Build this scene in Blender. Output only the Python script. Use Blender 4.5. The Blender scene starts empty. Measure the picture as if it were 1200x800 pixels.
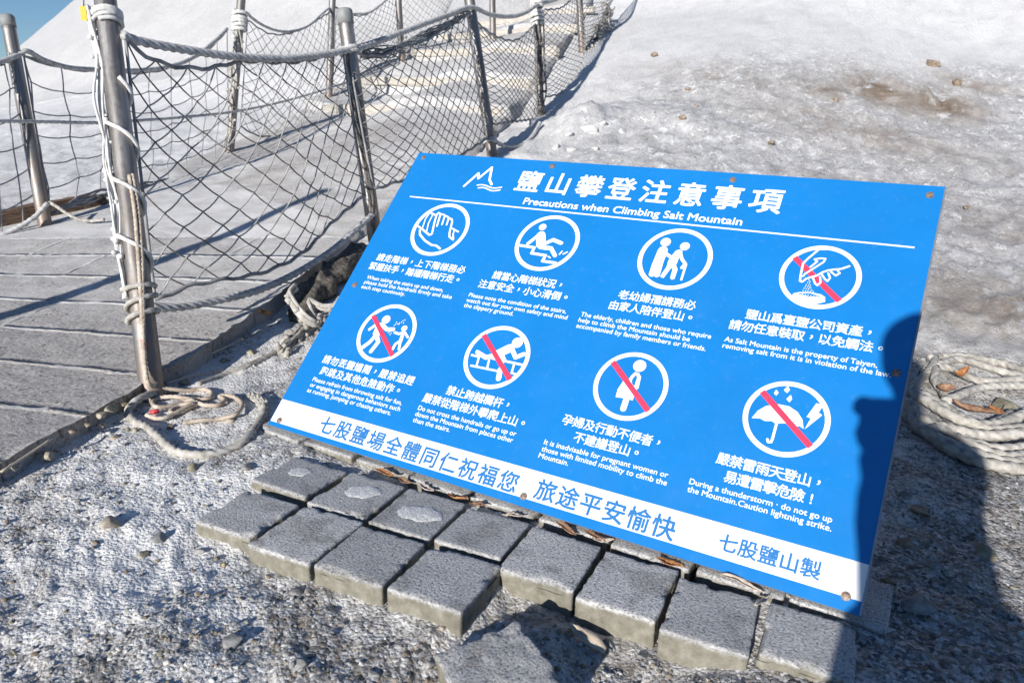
import bpy, bmesh, math, random
import numpy as np
from mathutils import Vector, Matrix
random.seed(7)
SC = bpy.context.scene
COL = SC.collection
# ---------------------------------------------------------------- camera
CAMH = 0.705
ROT = np.array([[0.8631788635697348, 0.1745603297896978, -0.4737625362459268],
                [0.5036168440848733, -0.2308630307597343, 0.8325096608342887],
                [0.035948905970189744, -0.9571995362995857, -0.28718761092255446]])
FPX = 855.0                      # focal length of a 1200 px wide photograph
CAM = np.array([0.0, 0.0, CAMH])
cd = bpy.data.cameras.new('camera'); cam = bpy.data.objects.new('camera', cd); COL.objects.link(cam)
cd.sensor_width = 36.0; cd.lens = FPX / 1200 * 36.0; cd.clip_start = 0.02; cd.clip_end = 3000
cd.dof.use_dof = True; cd.dof.focus_distance = 1.65; cd.dof.aperture_fstop = 9.0
M = Matrix.Identity(4)
for i in range(3):
    M[i][0] = ROT[i][0]; M[i][1] = -ROT[i][1]; M[i][2] = -ROT[i][2]; M[i][3] = CAM[i]
cam.matrix_world = M
SC.camera = cam
# ---------------------------------------------------------------- sky, sun, exposure
SUN_DIR = Vector((-0.046, 0.948, -0.314)).normalized()       # the way the light travels
elev = math.asin(-SUN_DIR.z); to_sun = -SUN_DIR
w = bpy.data.worlds.new('World'); SC.world = w; w.use_nodes = True
nt = w.node_tree; bg = nt.nodes['Background']
sky = nt.nodes.new('ShaderNodeTexSky'); sky.sky_type = 'NISHITA'; sky.sun_disc = False
sky.sun_elevation = elev; sky.sun_rotation = math.atan2(to_sun.x, to_sun.y)
sky.air_density = 0.85; sky.dust_density = 0.0; sky.ozone_density = 5.0
nt.links.new(sky.outputs[0], bg.inputs[0]); bg.inputs[1].default_value = 0.07
ld = bpy.data.lights.new('sun', 'SUN'); ld.energy = 4.5; ld.angle = math.radians(0.53); ld.color = (1.0, 0.955, 0.89)
sun = bpy.data.objects.new('sun', ld); COL.objects.link(sun)
sun.rotation_euler = SUN_DIR.to_track_quat('-Z', 'Y').to_euler()
SC.view_settings.view_transform = 'Standard'; SC.view_settings.look = 'None'
SC.view_settings.exposure = 0.5; SC.view_settings.gamma = 1.0; SC.view_settings.use_curve_mapping = False

# ---------------------------------------------------------------- helpers
def ray(px, py):
    return ROT @ np.array([(px - 600) / FPX, (py - 400) / FPX, 1.0])
def at(px, py, depth):
    return CAM + ray(px, py) * depth
def ss(a, b, x):
    t = np.clip((np.asarray(x, float) - a) / (b - a), 0, 1); return t * t * (3 - 2 * t)
def hsh(ix, iy, s):
    h = (ix.astype(np.int64) * 374761393 + iy.astype(np.int64) * 668265263 + s * 1442695041) & 0x7fffffff
    h = ((h ^ (h >> 13)) * 1274126177) & 0x7fffffff
    return ((h ^ (h >> 16)) & 0xffff) / 65535.0
def vnoise(x, y, s=0):
    x = np.asarray(x, float); y = np.asarray(y, float)
    ix = np.floor(x); iy = np.floor(y); fx = x - ix; fy = y - iy
    fx = fx * fx * (3 - 2 * fx); fy = fy * fy * (3 - 2 * fy)
    a = hsh(ix, iy, s); b = hsh(ix + 1, iy, s); c = hsh(ix, iy + 1, s); d = hsh(ix + 1, iy + 1, s)
    return (a * (1 - fx) + b * fx) * (1 - fy) + (c * (1 - fx) + d * fx) * fy
def fbm(x, y, s=0, o=4, g=0.5):
    r = 0; am = 1; t = 0
    for k in range(o):
        r = r + am * vnoise(x * 2 ** k + 13.7 * k, y * 2 ** k - 7.1 * k, s + k); t += am; am *= g
    return r / t
def setp(o, label=None, cat=None, group=None, kind=None):
    for k, v in (('label', label), ('category', cat), ('group', group), ('kind', kind)):
        if v: o[k] = v
    return o
def mesh_obj(name, V, F, mats, parent=None, smooth=False, mi=None):
    me = bpy.data.meshes.new(name)
    me.from_pydata([tuple(map(float, v)) for v in V], [], [tuple(map(int, f)) for f in F])
    for m in (mats if isinstance(mats, (list, tuple)) else [mats]): me.materials.append(m)
    if mi is not None: me.polygons.foreach_set('material_index', np.asarray(mi, np.int32))
    if smooth: me.polygons.foreach_set('use_smooth', np.ones(len(me.polygons), bool))
    me.update()
    o = bpy.data.objects.new(name, me); COL.objects.link(o)
    if parent is not None: o.parent = parent
    return o
def empty(name, loc=(0, 0, 0), rot=None):
    o = bpy.data.objects.new(name, None); COL.objects.link(o); o.empty_display_size = 0.05
    if rot is not None:
        mm = rot.to_4x4(); mm.translation = Vector(loc); o.matrix_world = mm
    else: o.location = loc
    return o
class MB:
    def __init__(s): s.V = []; s.F = []; s.mi = []; s.n = 0
    def add(s, V, F, m=0):
        s.V.append(np.asarray(V, float)); s.F += [tuple(i + s.n for i in f) for f in F]; s.mi += [m] * len(F); s.n += len(V)
    def build(s, name, mats, parent=None, smooth=False):
        return mesh_obj(name, np.concatenate(s.V), s.F, mats, parent, smooth, s.mi)
def spline(P, step):
    P = np.asarray(P, float)
    if len(P) < 3:
        n = max(2, int(np.linalg.norm(P[1] - P[0]) / step)); t = np.linspace(0, 1, n)[:, None]; return P[0] * (1 - t) + P[1] * t
    Q = np.vstack([2 * P[0] - P[1], P, 2 * P[-1] - P[-2]]); out = []
    for i in range(1, len(Q) - 2):
        n = max(1, int(np.linalg.norm(Q[i + 1] - Q[i]) / step)); t = np.linspace(0, 1, n, endpoint=False)[:, None]
        p0, p1, p2, p3 = Q[i - 1], Q[i], Q[i + 1], Q[i + 2]
        out.append(0.5 * (2 * p1 + (p2 - p0) * t + (2 * p0 - 5 * p1 + 4 * p2 - p3) * t ** 2 + (3 * p1 - p0 - 3 * p2 + p3) * t ** 3))
    out.append(P[-1:]); return np.vstack(out)
def frames(P):
    T = np.gradient(P, axis=0); T /= np.linalg.norm(T, axis=1)[:, None] + 1e-12
    up = np.array([0, 0, 1.0]) if abs(T[0][2]) < 0.9 else np.array([1.0, 0, 0])
    N = np.zeros_like(P); n = up - T[0] * (up @ T[0]); n /= np.linalg.norm(n); N[0] = n
    for i in range(1, len(P)):
        n = n - T[i] * (n @ T[i]); n /= np.linalg.norm(n) + 1e-12; N[i] = n
    return T, N, np.cross(T, N)
def tube(mb, P, r, seg=8, lobes=0, pitch=0.08, depth=0.22, m=0, cap=True):
    """r: number or array of radii; lobes > 0 lays the strands of a twisted rope as ridges round the tube"""
    P = np.asarray(P, float); T, N, B = frames(P); n = len(P); r = np.broadcast_to(np.asarray(r, float), (n,))
    s = np.concatenate([[0], np.cumsum(np.linalg.norm(np.diff(P, axis=0), axis=1))])
    th = np.linspace(0, 2 * np.pi, seg, endpoint=False)
    if lobes:
        R = r[:, None] * (1 - depth + depth * np.abs(np.cos(0.5 * lobes * (th[None] - 2 * np.pi * s[:, None] / pitch))) ** 0.6 * 1.15)
    else: R = np.repeat(r[:, None], seg, 1)
    V = P[:, None] + R[..., None] * (np.cos(th)[None, :, None] * N[:, None] + np.sin(th)[None, :, None] * B[:, None])
    F = [(i * seg + j, i * seg + (j + 1) % seg, (i + 1) * seg + (j + 1) % seg, (i + 1) * seg + j) for i in range(n - 1) for j in range(seg)]
    if cap: F += [tuple(range(seg - 1, -1, -1)), tuple((n - 1) * seg + j for j in range(seg))]
    mb.add(V.reshape(-1, 3), F, m)
def box(mb, x0, x1, y0, y1, z0, z1, m=0):
    V = [(x0, y0, z0), (x1, y0, z0), (x1, y1, z0), (x0, y1, z0), (x0, y0, z1), (x1, y0, z1), (x1, y1, z1), (x0, y1, z1)]
    mb.add(V, [(0, 3, 2, 1), (4, 5, 6, 7), (0, 1, 5, 4), (1, 2, 6, 5), (2, 3, 7, 6), (3, 0, 4, 7)], m)
_t = (1 + 5 ** .5) / 2
ICO_V = np.array([(-1, _t, 0), (1, _t, 0), (-1, -_t, 0), (1, -_t, 0), (0, -1, _t), (0, 1, _t), (0, -1, -_t), (0, 1, -_t), (_t, 0, -1), (_t, 0, 1), (-_t, 0, -1), (-_t, 0, 1)]) / math.hypot(1, _t)
ICO_F = [(0, 11, 5), (0, 5, 1), (0, 1, 7), (0, 7, 10), (0, 10, 11), (1, 5, 9), (5, 11, 4), (11, 10, 2), (10, 7, 6), (7, 1, 8), (3, 9, 4), (3, 4, 2), (3, 2, 6), (3, 6, 8), (3, 8, 9), (4, 9, 5), (2, 4, 11), (6, 2, 10), (8, 6, 7), (9, 8, 1)]
def ico(sub):
    V = [tuple(v) for v in ICO_V]; F = list(ICO_F)
    for _ in range(sub):
        mid = {}; G = []
        def md(a, b):
            k = (min(a, b), max(a, b))
            if k not in mid:
                p = np.array(V[a]) + np.array(V[b]); V.append(tuple(p / np.linalg.norm(p))); mid[k] = len(V) - 1
            return mid[k]
        for a, b, c in F:
            x, y, z = md(a, b), md(b, c), md(c, a); G += [(a, x, z), (b, y, x), (c, z, y), (x, y, z)]
        F = G
    return np.array(V), F
ICO2 = ico(2); ICO3 = ico(3)
# ---------------------------------------------------------------- materials
def newmat(name):
    m = bpy.data.materials.new(name); m.use_nodes = True; t = m.node_tree
    return m, t, t.nodes['Principled BSDF'], t.nodes.new, t.links.new
def noise_node(t, vec, scale, detail=4, rough=.55, dist=0):
    n = t.nodes.new('ShaderNodeTexNoise'); n.inputs['Scale'].default_value = scale; n.inputs['Detail'].default_value = detail
    n.inputs['Roughness'].default_value = rough; n.inputs['Distortion'].default_value = dist; t.links.new(vec, n.inputs['Vector']); return n.outputs['Fac']
def ramp(t, fac, stops):
    n = t.nodes.new('ShaderNodeValToRGB'); e = n.color_ramp.elements
    while len(e) < len(stops): e.new(0.5)
    for k, (p, c) in enumerate(stops):
        e[k].position = p; e[k].color = (*c, 1) if len(c) == 3 else (c[0], c[0], c[0], 1)
    t.links.new(fac, n.inputs[0]); return n.outputs[0]
def mixc(t, fac, a, b, mode='MIX'):
    n = t.nodes.new('ShaderNodeMix'); n.data_type = 'RGBA'; n.blend_type = mode
    for s, v in ((0, fac), (6, a), (7, b)):
        if isinstance(v, (int, float)): n.inputs[s].default_value = v
        elif isinstance(v, tuple): n.inputs[s].default_value = (*v, 1)
        else: t.links.new(v, n.inputs[s])
    return n.outputs[2]
def math_(t, op, a, b=0.0, clamp=False):
    n = t.nodes.new('ShaderNodeMath'); n.operation = op; n.use_clamp = clamp
    for s, v in ((0, a), (1, b)):
        if isinstance(v, (int, float)): n.inputs[s].default_value = v
        else: t.links.new(v, n.inputs[s])
    return n.outputs[0]
def bump(t, bs, h, strength, dist):
    n = t.nodes.new('ShaderNodeBump'); n.inputs['Strength'].default_value = strength; n.inputs['Distance'].default_value = dist
    t.links.new(h, n.inputs['Height']); t.links.new(n.outputs[0], bs.inputs['Normal']); return n
def simple(name, cols, scale, rough=.85, bs_=.3, bd=.002, metal=0.0, detail=6, bscale=None, stretch=None):
    """a surface of two or three of its own colours mottled by noise, with a matching grain"""
    m, t, b, new, link = newmat(name)
    tc = new('ShaderNodeTexCoord').outputs['Object']
    if stretch:
        mp = new('ShaderNodeMapping'); mp.inputs['Scale'].default_value = stretch; link(tc, mp.inputs['Vector']); tc = mp.outputs[0]
    f = noise_node(t, tc, scale, detail, .62)
    k = len(cols)
    link(ramp(t, f, [(.32 + .36 * i / (k - 1), c) for i, c in enumerate(cols)]), b.inputs['Base Color'])
    b.inputs['Roughness'].default_value = rough; b.inputs['Metallic'].default_value = metal
    bump(t, b, noise_node(t, tc, bscale or scale * 3, 5, .6), bs_, bd)
    return m
MAT = {}
# ---------------------------------------------------------------- ground materials
def attr(t, name):
    n = t.nodes.new('ShaderNodeAttribute'); n.attribute_name = name; return n.outputs['Fac']
def make_ground_mat():
    m, t, b, new, link = newmat('salt_and_gravel')
    P = new('ShaderNodeNewGeometry').outputs['Position']
    a_gr, a_br, a_cr = attr(t, 'gravel'), attr(t, 'brown'), attr(t, 'crust')
    # gritty near ground: salt powder between small grey stones
    v = new('ShaderNodeTexVoronoi'); v.inputs['Scale'].default_value = 150
    n1 = noise_node(t, P, 190, 4, .7); n2 = noise_node(t, P, 9, 5, .6); n3 = noise_node(t, P, 34, 4, .6)
    wv = new('ShaderNodeVectorMath'); wv.operation = 'MULTIPLY_ADD'; wn = new('ShaderNodeTexNoise'); wn.inputs['Scale'].default_value = 140; link(P, wn.inputs['Vector'])
    link(wn.outputs['Color'], wv.inputs[0]); wv.inputs[1].default_value = (.008, .008, .008); link(P, wv.inputs[2]); link(wv.outputs[0], v.inputs['Vector'])
    sx = new('ShaderNodeSeparateXYZ'); link(v.outputs['Color'], sx.inputs[0])
    stone = ramp(t, sx.outputs[0], [(0, (.06, .058, .056)), (.25, (.15, .145, .14)), (.5, (.25, .24, .235)), (.72, (.37, .36, .345)), (1, (.60, .59, .58))])
    stone = mixc(t, ramp(t, sx.outputs[1], [(.72, (0, 0, 0)), (.9, (.7, .7, .7))]), stone, (.30, .235, .165))
    gfac = math_(t, 'ADD', math_(t, 'MULTIPLY', n1, .9), math_(t, 'ADD', math_(t, 'MULTIPLY', n2, .8), math_(t, 'MULTIPLY', n3, .5)))
    gfac = math_(t, 'SUBTRACT', gfac, math_(t, 'MULTIPLY', a_gr, .42))
    gr = ramp(t, math_(t, 'MULTIPLY', gfac, .75), [(.53, (0, 0, 0)), (.72, (.92, .92, .92))])
    near = mixc(t, gr, stone, (.80, .79, .775))
    near = mixc(t, math_(t, 'MULTIPLY', a_br, ramp(t, n3, [(.3, (.9, .9, .9)), (.7, (.3, .3, .3))])), near, (.23, .20, .16))
    # crusted old salt: grey with white veins
    mq = new('ShaderNodeMapping'); mq.inputs['Scale'].default_value = (1, .45, .6); link(P, mq.inputs['Vector']); Q = mq.outputs[0]
    n4 = noise_node(t, Q, 5.5, 8, .68, .6); n5 = noise_node(t, Q, 1.1, 6, .6)
    mp = new('ShaderNodeMapping'); mp.inputs['Scale'].default_value = (4.4, 2.0, 3.0); link(P, mp.inputs['Vector'])
    n6 = noise_node(t, mp.outputs[0], 1.7, 9, .72, .35)
    crust = ramp(t, n6, [(.30, (.41, .40, .395)), (.48, (.55, .545, .545)), (.56, (.60, .595, .595)), (.66, (.74, .735, .735))])
    spk = ramp(t, noise_node(t, Q, 38, 3, .7), [(.29, (.30, .26, .22)), (.38, (1, 1, 1))])
    crust = mixc(t, .8, crust, spk, 'MULTIPLY')
    mp2 = new('ShaderNodeMapping'); mp2.inputs['Scale'].default_value = (1.5, .8, 1); mp2.inputs['Rotation'].default_value = (0, 0, .35); link(P, mp2.inputs['Vector'])
    n7 = noise_node(t, Q, 24, 7, .8, .3); crust = mixc(t, 1.0, crust, ramp(t, n7, [(.30, (.62, .61, .60)), (.46, (.90, .895, .89)), (.58, (1.08, 1.08, 1.08)), (.70, (1.28, 1.28, 1.28))]), 'MULTIPLY')
    fl = ramp(t, noise_node(t, mp2.outputs[0], 13, 6, .74, .6), [(.565, (0, 0, 0)), (.60, (1, 1, 1))])
    crust = mixc(t, math_(t, 'MULTIPLY', fl, .85), crust, (.88, .875, .87))
    clean = ramp(t, n4, [(.25, (.58, .575, .575)), (.5, (.69, .685, .685)), (.75, (.78, .775, .775))])
    clean = mixc(t, ramp(t, n6, [(.55, (0, 0, 0)), (.8, (.45, .45, .45))]), clean, (.73, .70, .66))
    far = mixc(t, a_cr, clean, crust)
    bro = ramp(t, n4, [(.3, (.15, .105, .07)), (.5, (.27, .205, .15)), (.68, (.50, .45, .40))])
    bf = math_(t, 'MULTIPLY', a_br, ramp(t, noise_node(t, Q, 4.2, 8, .72, .5), [(.40, (0, 0, 0)), (.48, (1, 1, 1))]))
    far = mixc(t, bf, far, bro)
    far = mixc(t, math_(t, 'MULTIPLY', attr(t, 'dull'), .9), far, (.37, .37, .375))
    link(mixc(t, attr(t, 'near'), far, near), b.inputs['Base Color'])
    b.inputs['Roughness'].default_value = .82; b.inputs['Specular IOR Level'].default_value = .25
    h = math_(t, 'ADD', math_(t, 'MULTIPLY', n1, .22), math_(t, 'MULTIPLY', n3, .7))
    h = math_(t, 'ADD', h, math_(t, 'MULTIPLY', v.outputs['Distance'], -.55))
    h2 = math_(t, 'ADD', math_(t, 'MULTIPLY', n4, 1.6), math_(t, 'MULTIPLY', noise_node(t, Q, 40, 6, .72), 1.5))
    mh = new('ShaderNodeMix'); link(attr(t, 'near'), mh.inputs[0]); link(h2, mh.inputs[2]); link(h, mh.inputs[3])
    sm_ = new('ShaderNodeMix'); link(attr(t, 'near'), sm_.inputs[0]); sm_.inputs[2].default_value = .9; sm_.inputs[3].default_value = .5
    bn = bump(t, b, mh.outputs[0], .75, .010); link(sm_.outputs[0], bn.inputs['Strength'])
    return m
MAT['ground'] = make_ground_mat()
def make_path_mat():
    m, t, b, new, link = newmat('stone_path')
    P = new('ShaderNodeNewGeometry').outputs['Position']
    salt = attr(t, 'salt')
    n1 = noise_node(t, P, 105, 5, .78); n2 = noise_node(t, P, 6, 5, .6); n3 = noise_node(t, P, 300, 2, .5)
    st = ramp(t, n1, [(.32, (.14, .13, .125)), (.44, (.36, .34, .325)), (.56, (.50, .475, .455)), (.70, (.66, .64, .62))])
    st = mixc(t, 1.0, st, ramp(t, noise_node(t, P, 55, 2, .5), [(.30, (.45, .44, .43)), (.38, (1, 1, 1))]), 'MULTIPLY')
    mp = new('ShaderNodeMapping'); mp.inputs['Scale'].default_value = (3, 5, 5); link(P, mp.inputs['Vector'])
    n4 = noise_node(t, mp.outputs[0], 1.5, 7, .66, .5)
    sc = ramp(t, n4, [(.3, (.46, .45, .435)), (.5, (.60, .59, .58)), (.7, (.74, .73, .72))])
    f = ramp(t, math_(t, 'ADD', math_(t, 'MULTIPLY', salt, 1.0), math_(t, 'MULTIPLY', math_(t, 'SUBTRACT', n2, .5), .9)), [(.25, (0, 0, 0)), (.75, (1, 1, 1))])
    link(mixc(t, f, st, sc), b.inputs['Base Color'])
    b.inputs['Roughness'].default_value = .85; b.inputs['Specular IOR Level'].default_value = .2
    bump(t, b, math_(t, 'ADD', math_(t, 'MULTIPLY', n1, .8), math_(t, 'MULTIPLY', n4, 1.2)), .6, .008)
    return m
MAT['path'] = make_path_mat()
MAT['joint'] = simple('salt_joint', [(.38, .34, .29), (.62, .58, .52), (.72, .69, .64)], 40, .9, .5, .004)

# ---------------------------------------------------------------- terrain heights
def prof(y, k):
    return np.interp(y, [p[0] for p in k], [p[1] for p in k])
CEN = [(-6, 0), (.95, 0), (1.4, .05), (2.2, .20), (3.4, .50), (4.6, .75), (6.35, 1.33), (8.5, 1.95), (12, 3.5), (16, 5.6), (22, 9.0), (40, 10)]
RGT = [(-6, 0), (1.6, 0), (2.5, .06), (3.3, .16), (4.8, .42), (6.7, .88), (8.6, 1.50), (12, 3.0), (16, 5.1), (22, 8.8), (40, 10)]
LFT = [(-6, 0), (1.2, .02), (1.9, .12), (3.1, .28), (3.7, .36), (5.5, .77), (6.5, 1.22), (9, 1.9), (40, 2.2)]
def sm(y, k):
    return sum(prof(y + d, k) for d in (-.3, -.15, 0, .15, .3)) / 5
def base_h(x, y):
    x = np.asarray(x, float); y = np.asarray(y, float)
    wr = ss(-2.3, .3, x - .05 * (y - 2)); wl = 1 - ss(-3.9, -2.6, x + .25 * (y - 2))
    h = sm(y, CEN) * (1 - wr) * (1 - wl) + sm(y, RGT) * wr + sm(y, LFT) * wl * (1 - wr)
    h = h * (1 - ss(-7, -16, x) * .0)
    return h * (1 - ss(6.5, 18, -x) * .75)
HC = (-10.0, 26.3); HR = 20.9; HS = 0.86
def hill_h(x, y):
    r = np.hypot(x - HC[0], y - HC[1])
    return HS * (HR - r) - 6 * ss(-7, -2.5, x) + .35 * (fbm(x * .35, y * .35, 50, 4) - .5) + .08 * (fbm(x * 1.6, y * 1.6, 60, 3) - .5) + .03 * (fbm(x * 6, y * 6, 61, 3) - .5)
def smax(a, b, k):
    h = np.clip(.5 + .5 * (a - b) / k, 0, 1); return b * (1 - h) + a * h + k * h * (1 - h)
def bumpy(x, y):
    """unevenness of the ground: grit near the sign, crusted salt further off"""
    d = np.hypot(x + .4, y - .8); nr = 1 - ss(1.6, 3.2, y + .0 * d)
    g = nr * (.016 * (fbm(x * 14, y * 14, 3, 3) - .5) + .011 * (fbm(x * 60, y * 60, 9, 3) - .5) + .05 * (fbm(x * 2.2, y * 2.2, 21, 2) - .5))
    ridg = 1 - np.abs(2 * fbm(x * 3.2, y * 1.8, 33, 4) - 1)
    cr = 1 - ss(-.4, 1.0, y - 7.6 - .95 * np.clip(x, -3, 3))
    c = (1 - nr) * ((.016 * (ridg - .75) + .03 * (fbm(x * 1.8, y * 1.1, 45, 3) - .5)) * ss(2.2, 4.5, y) + (.030 * ((1 - np.abs(2 * fbm(x * 7, y * 4, 40, 4) - 1)) ** 2 - .5) + .014 * (fbm(x * 40, y * 18, 41, 3) - .5)) * (.25 + .75 * cr))
    mound = .11 * np.exp(-(((x + 2.0) / .22) ** 2 + ((y - 4.35) / .3) ** 2)) * (.25 + 1.5 * fbm(x * 8, y * 8, 71, 4)) + .06 * np.exp(-(((x + 1.55) / .35) ** 2 + ((y - 4.75) / .2) ** 2))
    lift = .021 * (1 - ss(1.5, 2.2, y)) * (1 - ss(-.52, -.46, x) * (1 - ss(-.2, -.12, x)) * ss(.50, .58, y)) * (1 - ss(-1.35, -1.5, x) * .6)
    return g + c + mound + lift
def ground_h(x, y):
    return base_h(x, y) + bumpy(x, y)
E_S, E_N = np.array([-.33, .944]), np.array([.944, .33])      # along the path, and across it to the right
EDGE = [(.0, -1.30), (.60, -1.43), (.82, -1.51), (1.0, -1.57), (1.48, -1.74), (1.92, -1.86), (2.3, -1.98), (3.5, -2.20), (4.7, -2.60), (6.4, -3.15), (9, -4.1), (12, -5.0)]
LEDGE = [(.0, -3.6), (1.9, -4.0), (3.7, -4.75), (5.5, -5.5), (6.6, -5.6), (9, -6.3), (12, -7.2)]
STEPS = [4.45, 5.15, 6.0, 6.95, 8.0, 9.1]
def path_h(x, y):
    h = base_h(x, y) + .055
    ys = y + .35 * (x + 3)                                       # steps run across the path, a little askew
    for k, s in enumerate(STEPS):
        nx = STEPS[k + 1] if k + 1 < len(STEPS) else s + 1.1
        t = (ys - s) / (nx - s)
        h = h + np.where((t >= 0) & (t < 1), .08 * (1 - t) - .02, 0)
    return h + .02 * (fbm(x * 3, y * 3, 5, 3) - .5) * ss(1.3, 2.4, y)
def on_path(x, y):
    return (x < np.interp(y, [e[0] for e in EDGE], [e[1] for e in EDGE])) & (x > np.interp(y, [e[0] for e in LEDGE], [e[1] for e in LEDGE]))
def top_h(x, y):
    x = np.asarray(x, float); y = np.asarray(y, float)
    return np.where(on_path(x, y), path_h(x, y), smax(ground_h(x, y), hill_h(x, y), .35))
def hit(px, py, lift=0.0):
    """the point of the ground or path seen at a pixel of the photograph"""
    d = ray(px, py); d = d / np.linalg.norm(d); t = np.arange(.4, 30, .004)
    Q = CAM + t[:, None] * d; below = Q[:, 2] < top_h(Q[:, 0], Q[:, 1]) + lift
    k = int(np.argmax(below)) if below.any() else len(t) - 1
    return Q[k]
# ---------------------------------------------------------------- ground sheet and hill
ang = np.concatenate([np.linspace(-180, -86, 24, endpoint=False), np.arange(-86, 26, .26), np.linspace(26, 180, 36)])
ang = np.radians(ang)
rad = np.concatenate([[.02, .15, .3, .4], .5 * 1.0105 ** np.arange(0, 330), .5 * 1.0105 ** 330 * 1.14 ** np.arange(0, 36)])
def polar(rad, ang):
    Rr, Aa = np.meshgrid(rad, ang, indexing='ij'); return Rr * np.sin(Aa), Rr * np.cos(Aa)
def grid_faces(nr, na, keep=None):
    i, j = np.meshgrid(np.arange(nr - 1), np.arange(na - 1), indexing='ij')
    F = np.stack([i * na + j, i * na + j + 1, (i + 1) * na + j + 1, (i + 1) * na + j], -1).reshape(-1, 4)
    if keep is not None: F = F[keep.reshape(-1)[F].any(1)]
    return F
def sheet(name, X, Y, Z, F, mat, attrs):
    used = np.unique(F); lut = -np.ones(X.size, np.int64); lut[used] = np.arange(len(used)); F = lut[F]
    me = bpy.data.meshes.new(name); n = len(used)
    co = np.stack([X.reshape(-1)[used], Y.reshape(-1)[used], Z.reshape(-1)[used]], 1)
    me.vertices.add(n); me.vertices.foreach_set('co', co.astype(np.float32).reshape(-1))
    me.loops.add(F.size); me.loops.foreach_set('vertex_index', F.reshape(-1).astype(np.int32))
    me.polygons.add(len(F)); me.polygons.foreach_set('loop_start', np.arange(0, F.size, 4, dtype=np.int32))
    me.polygons.foreach_set('use_smooth', np.ones(len(F), bool))
    for k, v in attrs.items():
        a = me.attributes.new(k, 'FLOAT', 'POINT'); a.data.foreach_set('value', v.reshape(-1)[used].astype(np.float32))
    me.materials.append(mat); me.update(calc_edges=True); me.validate()
    o = bpy.data.objects.new(name, me); COL.objects.link(o); return o
def surf_attrs(X, Y):
    near = 1 - ss(1.9, 3.0, Y + .5 * (fbm(X * 2, Y * 2, 80, 3) - .5) - .35 * ss(-1.0, .6, X))
    cr = (1 - ss(-.6, .8, Y - 7.6 - .95 * np.clip(X, -3, 3) + 1.6 * (fbm(X * .9, Y * .9, 81, 4) - .5))) * ss(-2.5, -1.5, X + .18 * (Y - 4))
    br = np.zeros_like(X)
    for cx, cy, rx, ry, s in ((-.34, .80, .16, .07, 1.), (-.5, 6.5, .34, .42, 1.1), (-.12, 6.6, .28, .4, 1.1), (-.9, 6.1, .3, .22, .8), (-1.6, 5.8, .6, .25, .45), (.05, 7.3, .3, .2, .7), (.3, 3.0, .5, .45, .85), (.2, 4.2, .8, .5, .4), (-.5, 5.4, .9, .4, .5)):
        br = np.maximum(br, s * np.exp(-(((X - cx) / rx) ** 2 + ((Y - cy) / ry) ** 2)))
    gv = .55 + .6 * (fbm(X * 2.6, Y * 2.6, 90, 4) - .5)
    gv = gv - .55 * np.exp(-(((X + .98) / .22) ** 2 + ((Y - .60) / .16) ** 2)) - .4 * np.exp(-(((X + 1.25) / .3) ** 2 + ((Y - .78) / .12) ** 2))
    gv = gv + .45 * np.exp(-(((X + .45) / .3) ** 2 + ((Y - .62) / .1) ** 2)) + .35 * ss(-.1, .1, X) * (1 - ss(1.7, 2.2, Y)) + .25 * np.exp(-(((X + .15) / .2) ** 2 + ((Y - .76) / .1) ** 2))
    return {'near': near, 'gravel': np.clip(gv, 0, 1), 'brown': np.clip(br, 0, 1), 'crust': np.clip(cr, 0, 1)}
X, Y = polar(rad, ang); X[0] = X[0]; 
far = ss(14, 60, np.hypot(X, Y))
Zg = ground_h(X, Y) * (1 - far); Zh = hill_h(X, Y)
inner = np.interp(Y, [e[0] for e in EDGE], [e[1] for e in EDGE]) - X
Zg = Zg - .05 * ss(.02, .3, inner) * on_path(X, Y)                # the bed the path lies in
hill_mask = (Zh > Zg - .25) & (Zh > -.5)
Zs = np.where(hill_mask, smax(Zg, Zh, .35), Zg)
Zground = np.where(Zh > Zg + .4, Zg - .15, Zg)
setp(sheet('ground', X, Y, Zground, grid_faces(len(rad), len(ang)), MAT['ground'], surf_attrs(X, Y)), kind='structure')
Zhill = smax(Zg, Zh, .35) - .30 * ss(.28, .35, Zg - Zh) + .004
keep = (Zh > Zg - .36) & (Zh > .02)
ah = surf_attrs(X, Y); ah['near'] = ah['near'] * 0; ah['dull'] = np.clip(.50 + .6 * (fbm(X * .5, Y * .5, 97, 4) - .5), 0, 1); ah['crust'] = np.clip(.30 + .9 * (fbm(X * .7, Y * .7, 95, 4) - .5), 0, .8)
setp(sheet('hill', X, Y, Zhill, grid_faces(len(rad), len(ang), keep), MAT['ground'], ah), kind='structure')
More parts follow.
